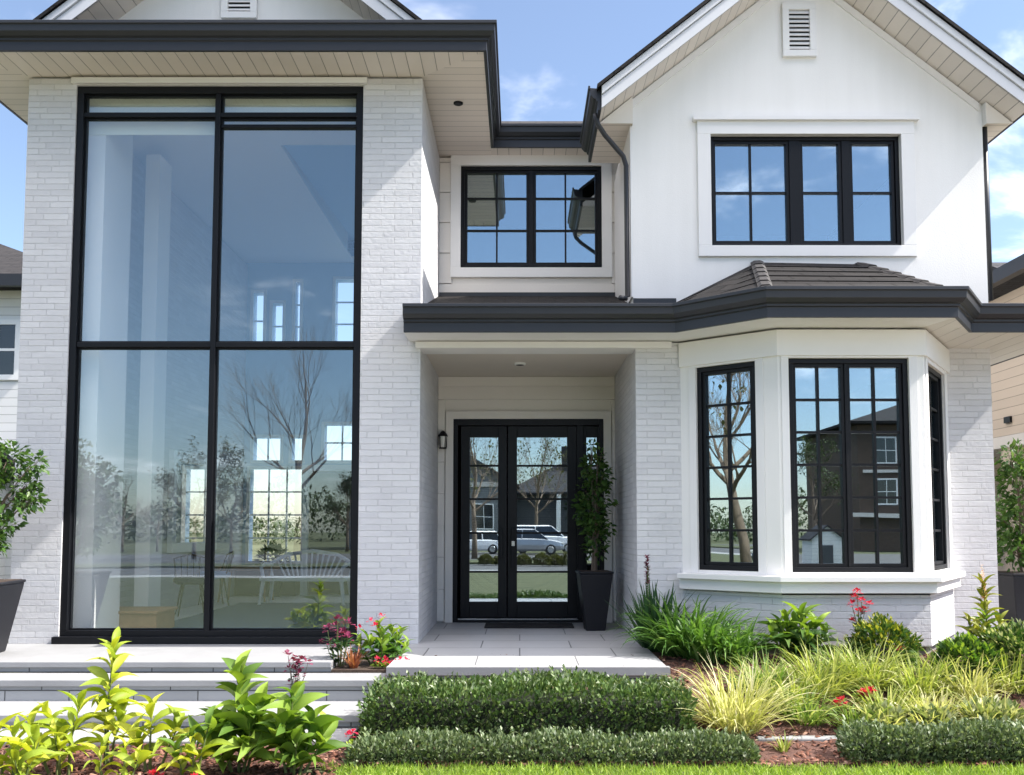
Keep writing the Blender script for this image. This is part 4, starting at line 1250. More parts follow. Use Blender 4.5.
for lab, px, py, h, n, mt in (
        ('golden grass clump behind the two pink flowers', 822, 694, 0.52, 230, 'gold_blade'),
        ('golden grass clump under the round yellow green shrub', 868, 688, 0.50, 220, 'gold_blade'),
        ('small golden grass clump beside the pale fountain grass', 792, 706, 0.44, 170, 'gold_blade'),
        ('bright yellow grass clump in the middle of the right bed', 918, 697, 0.46, 220, 'gold_blade'),
        ('cream edged grass clump in front of the green shrub at the right', 968, 698, 0.44, 210, 'pale_blade'),
        ('yellow grass clump at the right end of the bed', 1008, 690, 0.46, 210, 'gold_blade'),
        ('low golden grass clump between pink flowers and low hedge', 888, 718, 0.36, 170, 'gold_blade'),
        ('small green gold grass clump at the left of the pink flowers', 806, 722, 0.34, 150, 'green_blade'),
        ('green grass clump hard behind the pale fountain grass', 762, 694, 0.46, 170, 'green_blade'),
        ('green grass clump between the broad leaved plant and the golden grass', 842, 676, 0.40, 150, 'green_blade'),
        ('green grass clump in front of the peach spire plant', 944, 686, 0.42, 170, 'green_blade'),
        ('low green grass clump overhanging the left end of the right low hedge', 858, 730, 0.28, 150, 'green_blade'),
        ('dry pale grass clump just above the low right hedge', 934, 722, 0.34, 170, 'pale_blade')):
    grass_clump(lab, px, py, h, n, mt, 0.015, (0.08, 0.9), (0.4, 1.5), G1)
# strappy green plants at the porch corner
G2 = 'green strap leaved plants along the porch edge'
for lab, px, py, h, n in (('bright green daylily clump leaning over the porch paving', 682, 656, 0.62, 150),
                          ('daylily clump under the left bay window', 706, 660, 0.56, 140),
                          ('small daylily clump at the dark gap under the bay', 736, 662, 0.42, 90)):
    t = thing('daylily', lab, 'daylily', on_bed(px, py), random.uniform(0, 6), G2)
    strap_mesh('leaves', int(n * 1.6), h * 1.2, 0.034, 'lily_leaf', t, 0.17, (0.1, 0.95), (0.6, 2.3))
t = thing('spiky_plant', 'dark upright spiky plant with a red flower spike by the porch pier', 'spiky plant', Vector((P(655, 640, 9.82).x, 9.82, zbed(1.4, 9.82) - 0.01)), 0.3)
strap_mesh('leaves', 110, 0.72, 0.05, 'spike_leaf', t, 0.12, (0.05, 0.8), (0.05, 0.5))
m = MB(); m.tube([(-0.08, -0.02, 0), (-0.085, -0.02, 0.5), (-0.08, -0.02, 0.86)], [0.008, 0.006, 0.004], 6); m.build('flower_stem', 'stem', t)
k = 120; zz = rng.uniform(0.34, 0.84, k); d = rand_dirs(k, 0.2, 0.9)
scatter('spike_leaves', LEAF_V, LEAF_F, frames(d), np.stack([np.full(k, -0.083), np.zeros(k), zz], 1), 0.11 * (0.95 - zz), 'dark_leaf', t)
k = 110; zz = rng.uniform(0.68, 0.98, k); d = rand_dirs(k, -0.1, 0.9)
scatter('flower_spike', LEAF_V, LEAF_F, frames(d), np.stack([np.full(k, -0.08), np.zeros(k), zz], 1), 0.045, 'plum_petal', t)

def lance_plant(label, loc, stems, leaf, mat, tip_mat=None, name='leafy_plant', cat='leafy plant', group=None, wid=0.34, dens=1.0, stem_mat='stem'):
    """upright stems with whorls of pointed leaves: stems = [(dx, dy, height, leaf start)]"""
    t = thing(name, label, cat, loc, 0, group)
    LSC = 1.52
    m = MB()
    tv, tf = lance_template(wid * 0.92, 0.38, 6, 0.4, 0.40)
    P_, D_, U_, S_ = [], [], [], []
    P2, D2, U2, S2 = [], [], [], []
    for (dx, dy, h, start) in stems:
        a0 = random.uniform(0, 6)
        base = Vector((dx * 0.35, dy * 0.35, 0)); top = Vector((dx, dy, h))
        bend = Vector((random.uniform(-0.03, 0.03), random.uniform(-0.03, 0.03), h * 0.5)) + (base + top) * 0.5
        bend.z = h * 0.5
        pts = [base, base.lerp(bend, 0.5), bend, bend.lerp(top, 0.5), top]
        m = MB(); m.tube(pts, [0.011, 0.010, 0.008, 0.006, 0.003], 6); m.build('stem', stem_mat, t)
        nn = max(9, int((h - start) / 0.020 * dens))
        for i in range(nn):
            f = start / h + (1 - start / h) * (i + 0.5) / nn
            p = base.lerp(bend, f * 2) if f < 0.5 else bend.lerp(top, f * 2 - 1)
            a = a0 + i * 2.4
            up = 0.15 + 1.25 * ((i + 1) / nn) ** 2.2
            d = Vector((math.cos(a), math.sin(a), up + random.uniform(-0.12, 0.12)))
            s = leaf * LSC * random.uniform(0.8, 1.15) * (1.0 - 0.38 * (i / nn) ** 2.5) * (0.75 + 0.25 * min(1, i / 3))
            q = (P2, D2, U2, S2) if (tip_mat and i > nn * 0.55) else (P_, D_, U_, S_)
            q[0].append(p); q[1].append(d); q[2].append(Vector((-math.cos(a) * 0.3, -math.sin(a) * 0.3, 1))); q[3].append(s)
    tv2, tf2 = lance_template(wid * 0.80, 0.85, 6, 0.3, 0.36)
    for pp, dd_, uu, ss, mm, nm in ((P_, D_, U_, S_, mat, 'leaves'), (P2, D2, U2, S2, tip_mat, 'young_leaves')):
        if not pp:
            continue
        pp, dd_, uu, ss = map(np.array, (pp, dd_, uu, ss))
        pick = rng.uniform(0, 1, len(pp)) < 0.38
        rot_ = frames(dd_, uu, rng.normal(0, 0.45, len(pp)))
        for sel, a_, f_ in ((~pick, tv, tf), (pick, tv2, tf2)):
            if sel.any():
                scatter(nm, a_, f_, rot_[sel], pp[sel], ss[sel] * rng.uniform(0.75, 1.1, sel.sum()), mm, t)
    return t
def flowers(t, spots, mat, size=0.035, n=14, rad=0.04, name='flowers'):
    """small clusters of petals"""
    pos, dirs = [], []
    for (x, y, z, r) in spots:
        d = rand_dirs(n, -0.3, 1)
        pos.append(np.array([x, y, z]) + d * r * 0.6); dirs.append(d)
    pos, dirs = np.concatenate(pos), np.concatenate(dirs)
    tv = [(0, 0, 0), (-0.45, 0.55, 0.1), (0, 0.6, 0.02), (0.45, 0.55, 0.1), (0, 1, 0.02)]
    scatter(name, tv, LEAF_F, frames(dirs), pos, size * rng.uniform(0.7, 1.2, len(pos)), mat, t)
def leafy_ball(label, loc, r, n, leaf, mat, name='round_shrub', cat='shrub', squash=0.85, tipmat=None, group=None, open_=0.5):
    t = thing(name, label, cat, loc, 0, group)
    d = rand_dirs(n, -0.55, 1)
    lump = 1 + 0.13 * np.sin(d[:, 0] * 6 + 1) * np.cos(d[:, 1] * 5) + 0.10 * np.sin(d[:, 2] * 9 + d[:, 0] * 7)
    rr = r * lump * rng.uniform(open_, 1.04, n) ** 0.5
    p = d * rr[:, None] * [1, 1, squash] + [0, 0, r * squash * 0.75]
    dirs = d * 0.8 + rand_dirs(n) * 0.6 + [0, 0, 0.35]
    scatter('foliage', LEAF_V, LEAF_F, frames(dirs, None, rng.uniform(0, 6, n)), p, leaf * rng.uniform(0.65, 1.25, n), mat, t)
    if tipmat:
        top = (d[:, 2] > 0.05) & (rng.uniform(0, 1, n) < 0.6)
        scatter('young_leaves', LEAF_V, LEAF_F, frames(dirs[top] + [0, 0, 0.3]), p[top] * [1.03, 1.03, 1.04] + d[top] * 0.015, leaf * rng.uniform(0.6, 1.0, top.sum()), tipmat, t)
    m = MB()
    for k in range(12):
        dd = Vector(rand_dirs(1, 0.1, 1)[0]); m.tube([(0, 0, 0), Vector((dd.x * r * 0.4, dd.y * r * 0.4, r * 0.5)), Vector((dd.x * r * 0.85, dd.y * r * 0.85, r * squash * (0.75 + 0.8 * dd.z)))], [0.012, 0.008, 0.003], 5)
    m.build('stems', 'bark', t)
    return t
lance_plant('broad leaved green plant standing under the centre of the bay', on_bed(800, 662), [(-0.16, 0.05, 0.34, 0.05), (0.0, -0.05, 0.46, 0.05), (0.17, 0.03, 0.36, 0.05), (-0.08, 0.12, 0.38, 0.05), (0.09, 0.12, 0.4, 0.05), (-0.26, 0, 0.24, 0.03), (0.27, 0.02, 0.26, 0.03), (0.02, -0.15, 0.25, 0.03)], 0.22, 'shrub_leaf', 'lance_leaf', wid=0.27, dens=0.9)
t = leafy_ball('round shrub with yellow green tips beneath the right of the bay', on_bed(884, 668), 0.27, 1800, 0.055, 'shrub_leaf', tipmat='gold_leaf', squash=0.9)
# red flowering stem
t = thing('red_flower', 'tall stem with crimson flower clusters beside the round shrub', 'flower', on_bed(859, 664))
m = MB(); st = [(0, 0, 0.66), (0.04, 0, 0.58), (-0.05, 0.01, 0.55), (0.07, 0, 0.50), (0.0, -0.03, 0.48)]
for x, y, z in st:
    m = MB(); m.tube([(0, 0, 0), (0.01, 0, 0.3), (x, y, z)], [0.006, 0.005, 0.003], 5); m.build('stem', 'stem', t)
flowers(t, [(x, y, z, 0.045) for x, y, z in st] + [(0.11, 0, 0.56, 0.025), (-0.03, 0, 0.62, 0.03), (-0.05, 0, 0.40, 0.03)], 'red_petal', 0.032, 26)
k = 60; zz = rng.uniform(0.08, 0.5, k); d = rand_dirs(k, 0, 0.7)
scatter('leaves', LEAF_V, LEAF_F, frames(d), np.stack([d[:, 0] * 0.03, d[:, 1] * 0.03, zz], 1), 0.07, 'shrub_leaf', t)
for lab, px, py, tp, s in (('small pink red flower on the left among the golden grass', 838, 716, 703, 1.0), ('small red flower head standing close to the low right hedge', 866, 712, 693, 1.15), ('single small red bloom at the foot of the round shrub', 897, 672, 650, 1.0)):
    b = on_bed(px, py); hh = P(px, tp, b.y).z - b.z
    t = thing('red_flower', lab, 'flower', b)
    m = MB(); m.tube([(0, 0, 0), (0.01, 0, hh * 0.5), (0, -0.02, hh)], [0.006, 0.005, 0.004], 5); m.build('stem', 'stem', t)
    flowers(t, [(0, -0.02, hh, 0.035), (0.03, -0.02, hh + 0.015, 0.03), (-0.03, -0.02, hh - 0.01, 0.03)], 'red_petal', 0.034 * s, 24)
    tv, tf = lance_template(0.3, 0.4); d = rand_dirs(14, 0.0, 0.7)
    scatter('leaves', tv, tf, frames(d), np.stack([d[:, 0] * 0.01, d[:, 1] * 0.01, rng.uniform(0.02, hh * 0.8, 14)], 1), 0.13 * rng.uniform(0.7, 1.1, 14), 'lance_leaf', t)
# right corner plants
t = lance_plant('tall leafy plant with a peach flower spire at the right brick corner', on_bed(986, 668), [(0, 0, 0.78, 0.1), (-0.14, 0.02, 0.42, 0.05), (0.13, -0.02, 0.46, 0.05), (0.05, 0.1, 0.5, 0.06), (-0.08, -0.1, 0.36, 0.05), (0.22, 0, 0.3, 0.05)], 0.17, 'lance_leaf', 'gold_leaf', wid=0.25)
k = 150; zz = rng.uniform(0.62, 0.94, k); d = rand_dirs(k, 0, 0.9)
scatter('flower_spire', LEAF_V, LEAF_F, frames(d), np.stack([d[:, 0] * 0.012, d[:, 1] * 0.012, zz], 1), 0.06 * (1.15 - zz), 'peach_petal', t)
leafy_ball('green rounded shrub below the peach spire', on_bed(968, 684), 0.25, 1700, 0.06, 'shrub_leaf', tipmat='lance_leaf')
leafy_ball('green and cream shrub at the far right end of the bed', on_bed(1018, 680), 0.30, 2000, 0.06, 'shrub_leaf', tipmat='cover_leaf')
for lab, px, py, r in (('low cream variegated cover plant left behind the right low hedge', 884, 732, 0.20), ('low cream variegated cover plant midway along the right low hedge', 930, 733, 0.20),
                       ('low cream variegated cover plant at the right end of the low hedge', 990, 730, 0.25)):
    t = thing('cover_plant', lab, 'ground cover', on_bed(px, py), 0, 'variegated ground cover plants')
    n = 900; d = rand_dirs(n, 0, 1)
    p = d * (r * rng.uniform(0.2, 1, n) ** 0.5)[:, None] * [1.35, 0.9, 0.85]
    scatter('foliage', LEAF_V, LEAF_F, frames(d + rand_dirs(n) * 0.7 + [0, 0, 0.4]), p, 0.075 * rng.uniform(0.6, 1.3, n), 'cover_leaf', t)
    strap_mesh('blades', 60, r * 1.7, 0.014, 'pale_blade', t, 0.14, (0.1, 0.9), (0.4, 1.4))
t = thing('small_plant', 'little yellow green sprout in the mulch gap between the low hedges', 'plant', on_bed(783, 752))
strap_mesh('blades', 26, 0.17, 0.014, 'lime_blade' if 'lime_blade' in M else 'gold_blade', t, 0.03, (0.1, 0.9), (0.2, 1.0))
for lab, px, w in (('pale edging stone right beside the end of the low hedge', 776, 0.30), ('pale edging stone nearer the right low hedge', 822, 0.42)):
    b = on_bed(px, 739)
    m = MB(); m.box(-w / 2, w / 2, -0.05, 0.05, -0.02, 0.026)
    o = m.build('edging_stone', 'slab', None, 0.012); o.location = b; tag(o, lab, 'edging stone', 'edging stones in the mulch gap')

# pocket bed on the landing
pz = -0.075
b = P(378, 664, 9.1); b.z = pz
t = lance_plant('bushy green plant with small blooms in the landing pocket', b, [(-0.1, 0, 0.22, 0.03), (0.06, -0.05, 0.30, 0.03), (0.2, 0, 0.24, 0.03), (-0.02, 0.1, 0.34, 0.03), (0.13, 0.1, 0.32, 0.03), (0.28, 0.05, 0.18, 0.03), (-0.2, 0.05, 0.2, 0.02), (0.05, -0.12, 0.2, 0.02), (0.2, 0.15, 0.3, 0.03)], 0.14, 'lily_leaf', 'lance_leaf', wid=0.3)
flowers(t, [(-0.08, 0.05, 0.40, 0.03), (0.02, 0.1, 0.44, 0.03), (-0.18, 0, 0.33, 0.03), (-0.03, -0.02, 0.36, 0.025)], 'red_petal', 0.035, 10)
b = P(340, 664, 9.0); b.z = pz
t = thing('flowering_plant', 'plum red flowering plant in the landing pocket against the window corner', 'flower', b)
m = MB(); sp_ = [(random.uniform(-0.14, 0.14), random.uniform(-0.08, 0.1), random.uniform(0.14, 0.42)) for _ in range(9)]
for x, y, z in sp_:
    m = MB(); m.tube([(x * 0.3, y * 0.3, 0), (x * 0.8, y * 0.8, z * 0.6), (x, y, z)], [0.005, 0.004, 0.003], 5); m.build('stem', 'stem', t)
if True: flowers(t, [(x, y, z, 0.045) for x, y, z in sp_], 'plum_petal', 0.045, 16)
d = rand_dirs(70, 0, 0.8); scatter('leaves', LEAF_V, LEAF_F, frames(d), np.stack([d[:, 0] * 0.1, d[:, 1] * 0.08, rng.uniform(0.03, 0.25, 70)], 1), 0.09, 'spike_leaf', t)
b = P(354, 667, 8.88); b.z = pz
t = thing('rust_leaf_plant', 'rust brown strap leaved plant at the front edge of the landing pocket', 'plant', b)
strap_mesh('leaves', 32, 0.24, 0.022, 'rust_leaf', t, 0.04, (0.1, 0.8), (0.1, 0.8))
b = P(398, 668, 8.85); b.z = pz
t = thing('flowering_plant', 'low red flowering plant at the front of the landing pocket', 'flower', b)
sp_ = [(random.uniform(-0.2, 0.1), random.uniform(-0.02, 0.06), random.uniform(0.03, 0.08)) for _ in range(14)]
flowers(t, [(x, y, z, 0.03) for x, y, z in sp_], 'red_petal', 0.03, 8)
d = rand_dirs(90, 0, 0.8); scatter('leaves', LEAF_V, LEAF_F, frames(d), np.stack([d[:, 0] * 0.16 - 0.05, d[:, 1] * 0.04, rng.uniform(0.0, 0.04, 90)], 1), 0.05, 'lance_leaf', t)

# foreground plants, left
G3 = 'lime green lance leaved plants in the front bed'
def fg(px, Y, dz=0.0):
    p = P(px, 700, Y); return Vector((p.x, Y, ZL + 0.01))
zt_at = lambda py, Y: P(100, py, Y).z - ZL
lance_plant('tallest lime green plant rising in front of the steps', fg(108, 6.75), [(0.03, 0, zt_at(648, 6.75), 0.30), (-0.05, 0.05, zt_at(708, 6.75), 0.18), (0.10, -0.03, zt_at(718, 6.75), 0.15)], 0.20, 'lime_leaf', 'lime_leaf', group=G3, wid=0.30, dens=0.85)
lance_plant('lime green bushy plant left of the tallest plant', fg(66, 6.45), [(-0.12, 0, 0.40, 0.1), (0.07, 0.05, 0.46, 0.12), (-0.02, -0.1, 0.30, 0.05), (-0.26, 0.02, 0.36, 0.08)], 0.20, 'lime_leaf', 'lime_leaf', group=G3, wid=0.28, dens=0.8)
lance_plant('lime green plant at the bottom left corner', fg(16, 6.1), [(0.0, 0, 0.36, 0.05), (0.14, 0.03, 0.30, 0.05), (-0.14, 0, 0.36, 0.05), (0.06, -0.1, 0.22, 0.03)], 0.19, 'lime_leaf', 'lime_leaf', group=G3, wid=0.28, dens=0.8)
lance_plant('lime green plant with a bare stem right of the tallest plant', fg(152, 6.6), [(0.0, 0, zt_at(712, 6.6), 0.22), (0.17, 0.02, zt_at(730, 6.6), 0.15), (-0.10, 0.03, zt_at(741, 6.6), 0.1)], 0.20, 'lime_leaf', 'lime_leaf', group=G3, wid=0.30, dens=0.75)
lance_plant('small lime green plant low between the taller ones', fg(112, 6.15), [(-0.05, 0, 0.28, 0.04), (0.08, 0.02, 0.24, 0.04), (0.2, 0, 0.20, 0.03)], 0.15, 'lime_leaf', 'lime_leaf', group=G3, wid=0.28, dens=0.8)
lance_plant('green broad leaved plant with tall leafy tip before the steps', fg(240, 6.55), [(0.0, 0, zt_at(676, 6.55), 0.10), (-0.10, -0.06, 0.34, 0.06), (0.09, -0.05, 0.36, 0.06), (0.14, 0.04, 0.42, 0.08), (-0.16, 0.04, 0.30, 0.05)], 0.22, 'lance_leaf', 'lance_leaf', wid=0.42, dens=0.9)
lance_plant('green broad leaved plant nearest the dark plum flower', fg(293, 6.5), [(0.0, 0, zt_at(700, 6.5), 0.10), (0.14, 0.0, 0.36, 0.08), (-0.08, -0.08, 0.34, 0.05), (0.06, -0.12, 0.26, 0.04), (0.2, 0.06, 0.28, 0.06)], 0.21, 'lance_leaf', 'lance_leaf', wid=0.40, dens=0.9)
lance_plant('small pale green plant between the lime and the green plants', fg(192, 6.3), [(0.0, 0, 0.30, 0.05), (0.1, 0.04, 0.36, 0.1), (-0.1, 0.0, 0.22, 0.04)], 0.18, 'lime_leaf', 'lance_leaf', wid=0.32, dens=0.8)
b = fg(295, 6.95); hh = zt_at(652, 6.95)
t = thing('flowering_plant', 'tall thin stem with dark plum flowers in front of the steps', 'flower', b)
m = MB(); st = []
for k in range(11):
    f = random.uniform(0.62, 1.0); x = random.uniform(-0.13, 0.13) * (1.2 - 0.5 * f); st.append((x, random.uniform(-0.04, 0.04), hh * f))
for x, y, z in st:
    m = MB(); m.tube([(0, 0, 0), (0, 0, z * 0.62), (x * 0.7, y, z * 0.85), (x, y, z)], [0.006, 0.005, 0.003, 0.002], 5); m.build('stem', 'bark', t)
if True: flowers(t, [(x, y, z, 0.03) for x, y, z in st], 'plum_petal', 0.034, 12)
k = 40; zz = rng.uniform(0.3, hh * 0.9, k); d = rand_dirs(k, 0, 0.7)
scatter('leaves', LEAF_V, LEAF_F, frames(d), np.stack([d[:, 0] * 0.02, d[:, 1] * 0.02, zz], 1), 0.05, 'spike_leaf', t)
for lab, px, Y in (('tiny red bloom in the mulch below the lime plants', 156, 6.2), ('tiny red bloom in the mulch beside the green plant', 196, 6.05)):
    t = thing('red_flower', lab, 'flower', fg(px, Y))
    m = MB(); m.tube([(0, 0, 0), (0, 0, 0.07)], 0.005, 5); m.build('stem', 'stem', t)
    flowers(t, [(0, 0, 0.08, 0.04), (0.03, 0, 0.06, 0.03)], 'red_petal', 0.032, 26)
    d = rand_dirs(12, 0.1, 0.6); scatter('leaves', LEAF_V, LEAF_F, frames(d), np.stack([d[:, 0] * 0, d[:, 1] * 0, np.full(12, 0.03)], 1), 0.06, 'lance_leaf', t)
b = fg(357, 7.0)
t = thing('red_flower', 'small pink red bloom tucked at the left end of the hedges', 'flower', (b.x - 0.03, 7.05, ZL))
m = MB(); m.tube([(0, 0, 0), (0, -0.02, 0.17)], 0.005, 5); m.build('stem', 'stem', t)
flowers(t, [(0, -0.03, 0.18, 0.03), (-0.03, -0.03, 0.15, 0.03)], 'red_petal', 0.035, 12)
d = rand_dirs(30, 0.1, 0.8); scatter('leaves', LEAF_V, LEAF_F, frames(d), np.stack([d[:, 0] * 0.05, d[:, 1] * 0.05, rng.uniform(0.02, 0.12, 30)], 1), 0.06, 'lance_leaf', t)

# lawn blades and mulch chips
n = 42000
x = rng.uniform(-2.2, 5.2, n); y = rng.uniform(5.7, 6.78, n)
k = ~((x < -1.32 + 0.12 * np.sin(y * 9)) | ((y > 6.72 + 0.03 * np.sin(x * 13))))
x, y = x[k], y[k]; n = len(x)
d = rand_dirs(n, 0.45, 1.0)
scatter_blade = [(-0.055, 0, 0), (0.055, 0, 0), (0.035, 0.6, 0.06), (-0.035, 0.6, 0.06), (0.003, 1, 0.2), (-0.003, 1, 0.2)]
o = scatter('grass', scatter_blade, [(0, 1, 2, 3), (3, 2, 4, 5)], frames(d, rand_dirs(n)), np.stack([x, y, np.full(n, ZL)], 1), rng.uniform(0.035, 0.075, n), 'grass')
tag(o, 'short bright green lawn grass along the foot of the beds', 'grass', kind='stuff')
CH_V = [(-0.5, -0.2, 0), (0.5, -0.2, 0), (0.5, 0.2, 0), (-0.5, 0.2, 0), (-0.4, -0.15, 0.15), (0.4, -0.15, 0.15), (0.4, 0.15, 0.15), (-0.4, 0.15, 0.15)]
CH_F = [(4, 5, 6, 7), (0, 1, 5, 4), (1, 2, 6, 5), (2, 3, 7, 6), (3, 0, 4, 7)]
n = 11000
x = np.concatenate([rng.uniform(-1.1, 5.2, n // 2), rng.uniform(-6, -1.25, n // 2)]); y = np.concatenate([6.76 + 2.6 * rng.uniform(0, 1, n // 2) ** 1.5, rng.uniform(5.6, 7.34, n // 2)])
z = np.array([zbed(a, b_) if a > -1.2 else ZL + 0.012 for a, b_ in zip(x, y)]) + 0.006
z = z + rng.uniform(0, 0.014, len(x))
d = rand_dirs(len(x), -0.35, 0.35)
o = scatter('bark_mulch', CH_V, CH_F, frames(d, rand_dirs(len(x)) * 0.5 + [0, 0, 1]), np.stack([x, y, z], 1), rng.uniform(0.02, 0.06, len(x)), 'chip')
tag(o, 'reddish brown bark chips covering the planting beds', 'mulch', kind='stuff')

# ------------------------------------------------------------------ furniture inside the tall room
bp = P(306, 602, 15.2)
t = thing('bench', 'white spindle back bench inside the tall room near the rear windows', 'bench', (bp.x, 15.2, 0), R(-6))
m = MB(); bw = 0.68
m.box(-bw, bw, -0.24, 0.24, 0.375, 0.435); m.build('seat', 'white', t, 0.008)
for sx in (-1, 1):
    for y0 in (-0.2, 0.2):
        m = MB(); m.tube([(sx * (bw - 0.05), y0, 0.40), (sx * bw, y0 * 1.15, 0.0)], [0.034, 0.026], 8); m.build('leg', 'white', t)
    m = MB(); m.tube([(sx * (bw - 0.03), 0.22, 0.62), (sx * bw, 0.0, 0.64), (sx * (bw - 0.02), -0.22, 0.60), (sx * (bw - 0.05), -0.22, 0.43)], 0.028, 8); m.build('armrest', 'white', t)
m = MB()
arc = [(-bw + 0.03, 0.22, 0.44), (-bw - 0.0, 0.26, 0.64), (-bw * 0.62, 0.28, 0.78), (0, 0.30, 0.84), (bw * 0.62, 0.28, 0.78), (bw, 0.26, 0.64), (bw - 0.03, 0.22, 0.44)]
m.tube(arc, 0.03, 8)
for k in range(13):
    u = -1 + 2 * (k + 0.5) / 13
    m.tube([(u * 0.45, 0.21, 0.43), (u * bw * 0.93, 0.28, 0.82 - 0.16 * abs(u) ** 2.2)], 0.015, 6)
m.build('backrest', 'white', t)
t = thing('table', 'low wooden table inside the tall room beside the white bench', 'table', (-4.55, 15.9, 0))
m = MB(); m.lathe((0, 0, 0.52), [(0.40, 0), (0.42, 0.02), (0.42, 0.045), (0.40, 0.06)], 24); m.v = [(x_ * 1.3, y_, z_) for x_, y_, z_ in m.v]; m.build('tabletop', 'wood', t)
for sx in (-1, 1):
    for sy in (-1, 1):
        m = MB(); m.tube([(sx * 0.32, sy * 0.2, 0.52), (sx * 0.38, sy * 0.26, 0)], [0.03, 0.018], 8); m.build('leg', 'wood', t)
def chair(label, loc, rz, seatm):
    t = thing('chair', label, 'chair', loc, rz, 'slim chairs inside the tall room')
    m = MB(); m.lathe((0, 0, 0.43), [(0.2, 0), (0.25, 0.03), (0.25, 0.08), (0.2, 0.10)], 20); m.build('seat', seatm, t)
    for k in range(4):
        a = k * math.pi / 2 + 0.785
        m = MB(); m.tube([(0.17 * math.cos(a), 0.17 * math.sin(a), 0.44), (0.27 * math.cos(a), 0.27 * math.sin(a), 0)], [0.014, 0.010], 8); m.build('leg', 'frame', t)
    m = MB(); m.tube([(-0.2, 0.14, 0.5), (-0.22, 0.24, 0.78), (0, 0.29, 0.84), (0.22, 0.24, 0.78), (0.2, 0.14, 0.5)], 0.014, 8)
    for k in range(4): m.tube([(-0.12 + 0.08 * k, 0.2, 0.52), (-0.13 + 0.087 * k, 0.27, 0.82)], 0.007, 6)
    m.build('backrest', 'frame', t)
chair('slim metal chair with a navy seat inside the tall room by the mullion', (P(192, 580, 13.4).x, 13.4, 0), R(25), 'navy')
chair('slim metal chair with a pale seat farther inside the tall room', (P(214, 575, 15.0).x, 15.0, 0), R(-60), 'inner')
t = thing('low_box', 'low wooden box seat on the floor just inside the window', 'box seat', (P(130, 630, 11.3).x, 11.35, 0))
m = MB(); m.box(-0.40, 0.40, -0.3, 0.3, 0.012, 0.225); m.build('body', 'wood', t, 0.01)
m = MB(); m.box(-0.43, 0.43, -0.33, 0.33, 0.227, 0.26); m.build('top', 'wood', t, 0.008)
m = MB(); m.box(-0.38, 0.38, -0.28, 0.28, 0.0, 0.012); m.build('plinth', 'frame', t)
m = MB(); m.box(-4.5, -1.6, 11.6, 15.4, 0.0015, 0.012)
tag(m.build('rug', 'rug', None, 0.003), 'slate blue rug on the pale floor inside the tall room', 'rug')
t = thing('potted_plant', 'small dark leafy pot plant below the rear window inside', 'potted plant', (-4.4, 17.0, 0))
m = MB(); m.lathe((0, 0, 0), [(0.13, 0), (0.17, 0.36), (0.16, 0.36)], 16); m.build('pot', 'pot', t)
d = rand_dirs(160, -0.1, 1); scatter('foliage', LEAF_V, LEAF_F, frames(d + rand_dirs(160) * 0.4), d * 0.22 + [0, 0, 0.6], 0.16, 'dark_leaf', t)
m = MB(); m.tube([(0, 0, 0.3), (0, 0, 0.65)], 0.012, 6); m.build('stem', 'bark', t)

# ------------------------------------------------------------------ other houses
def far_window(parent, fr, u0, u1, z0, z1, nx=2, ny=2, fmat='white'):
    m = MB(); m.ring(fr, u0 - 0.1, u1 + 0.1, z0 - 0.1, z1 + 0.1, 0.1, -0.02, 0.05)
    grid_bars(m, fr, u0, u1, z0, z1, nx, ny, 0.05, 0.022, 0.035)
    w = m.build('window', fmat, parent)
    m = MB(); m.obox(fr, u0, u1, z0, z1, -0.01, 0.018); m.build('pane', 'far_glass', w)
M['far_glass'] = plain('dark_pane', (0.02, 0.025, 0.03), 0.05, 0.1, 2, spec=0.9)
def hiproof(mb, x0, x1, y0, y1, z, rise, ov=0.5, th=0.18):
    x0 -= ov; x1 += ov; y0 -= ov; y1 += ov
    w, d = x1 - x0, y1 - y0; r = min(w, d) / 2
    if w > d: a, b = (x0 + r, (y0 + y1) / 2, z + rise), (x1 - r, (y0 + y1) / 2, z + rise)
    else: a, b = ((x0 + x1) / 2, y0 + r, z + rise), ((x0 + x1) / 2, y1 - r, z + rise)
    c = [(x0, y0, z), (x1, y0, z), (x1, y1, z), (x0, y1, z)]
    if w > d: q = [[c[0], c[1], b, a], [c[1], c[2], b], [c[2], c[3], a, b], [c[3], c[0], a]]
    else: q = [[c[0], c[1], a], [c[1], c[2], b, a], [c[2], c[3], b], [c[3], c[0], a, b]]
    for p in q: mb.poly(p)
    mb.box(x0, x1, y0, y1, z - th, z - 0.003)
def gableroof(mb, x0, x1, y0, y1, z, rise, ov=0.4, th=0.15, along='y'):
    if along == 'y':
        cx = (x0 + x1) / 2; s = rise / ((x1 - x0) / 2); xa, xb = x0 - ov, x1 + ov; za = z - s * ov
        for (xe, sg) in ((xa, -1), (xb, 1)):
            mb.hexa([(xe, y0 - ov, za), (cx, y0 - ov, z + rise), (cx, y1 + ov, z + rise), (xe, y1 + ov, za), (xe, y0 - ov, za + th), (cx, y0 - ov, z + rise + th), (cx, y1 + ov, z + rise + th), (xe, y1 + ov, za + th)])
    else:
        cy = (y0 + y1) / 2; s = rise / ((y1 - y0) / 2); za = z - s * ov
        for ye in (y0 - ov, y1 + ov):
            mb.hexa([(x0 - ov, ye, za), (x1 + ov, ye, za), (x1 + ov, cy, z + rise), (x0 - ov, cy, z + rise), (x0 - ov, ye, za + th), (x1 + ov, ye, za + th), (x1 + ov, cy, z + rise + th), (x0 - ov, cy, z + rise + th)])
def sidings(name, col, rough=0.7, pitch=0.16):
    M[name] = boards(name, col, 1, pitch, 0.06, rough, 0.55, 0.03)
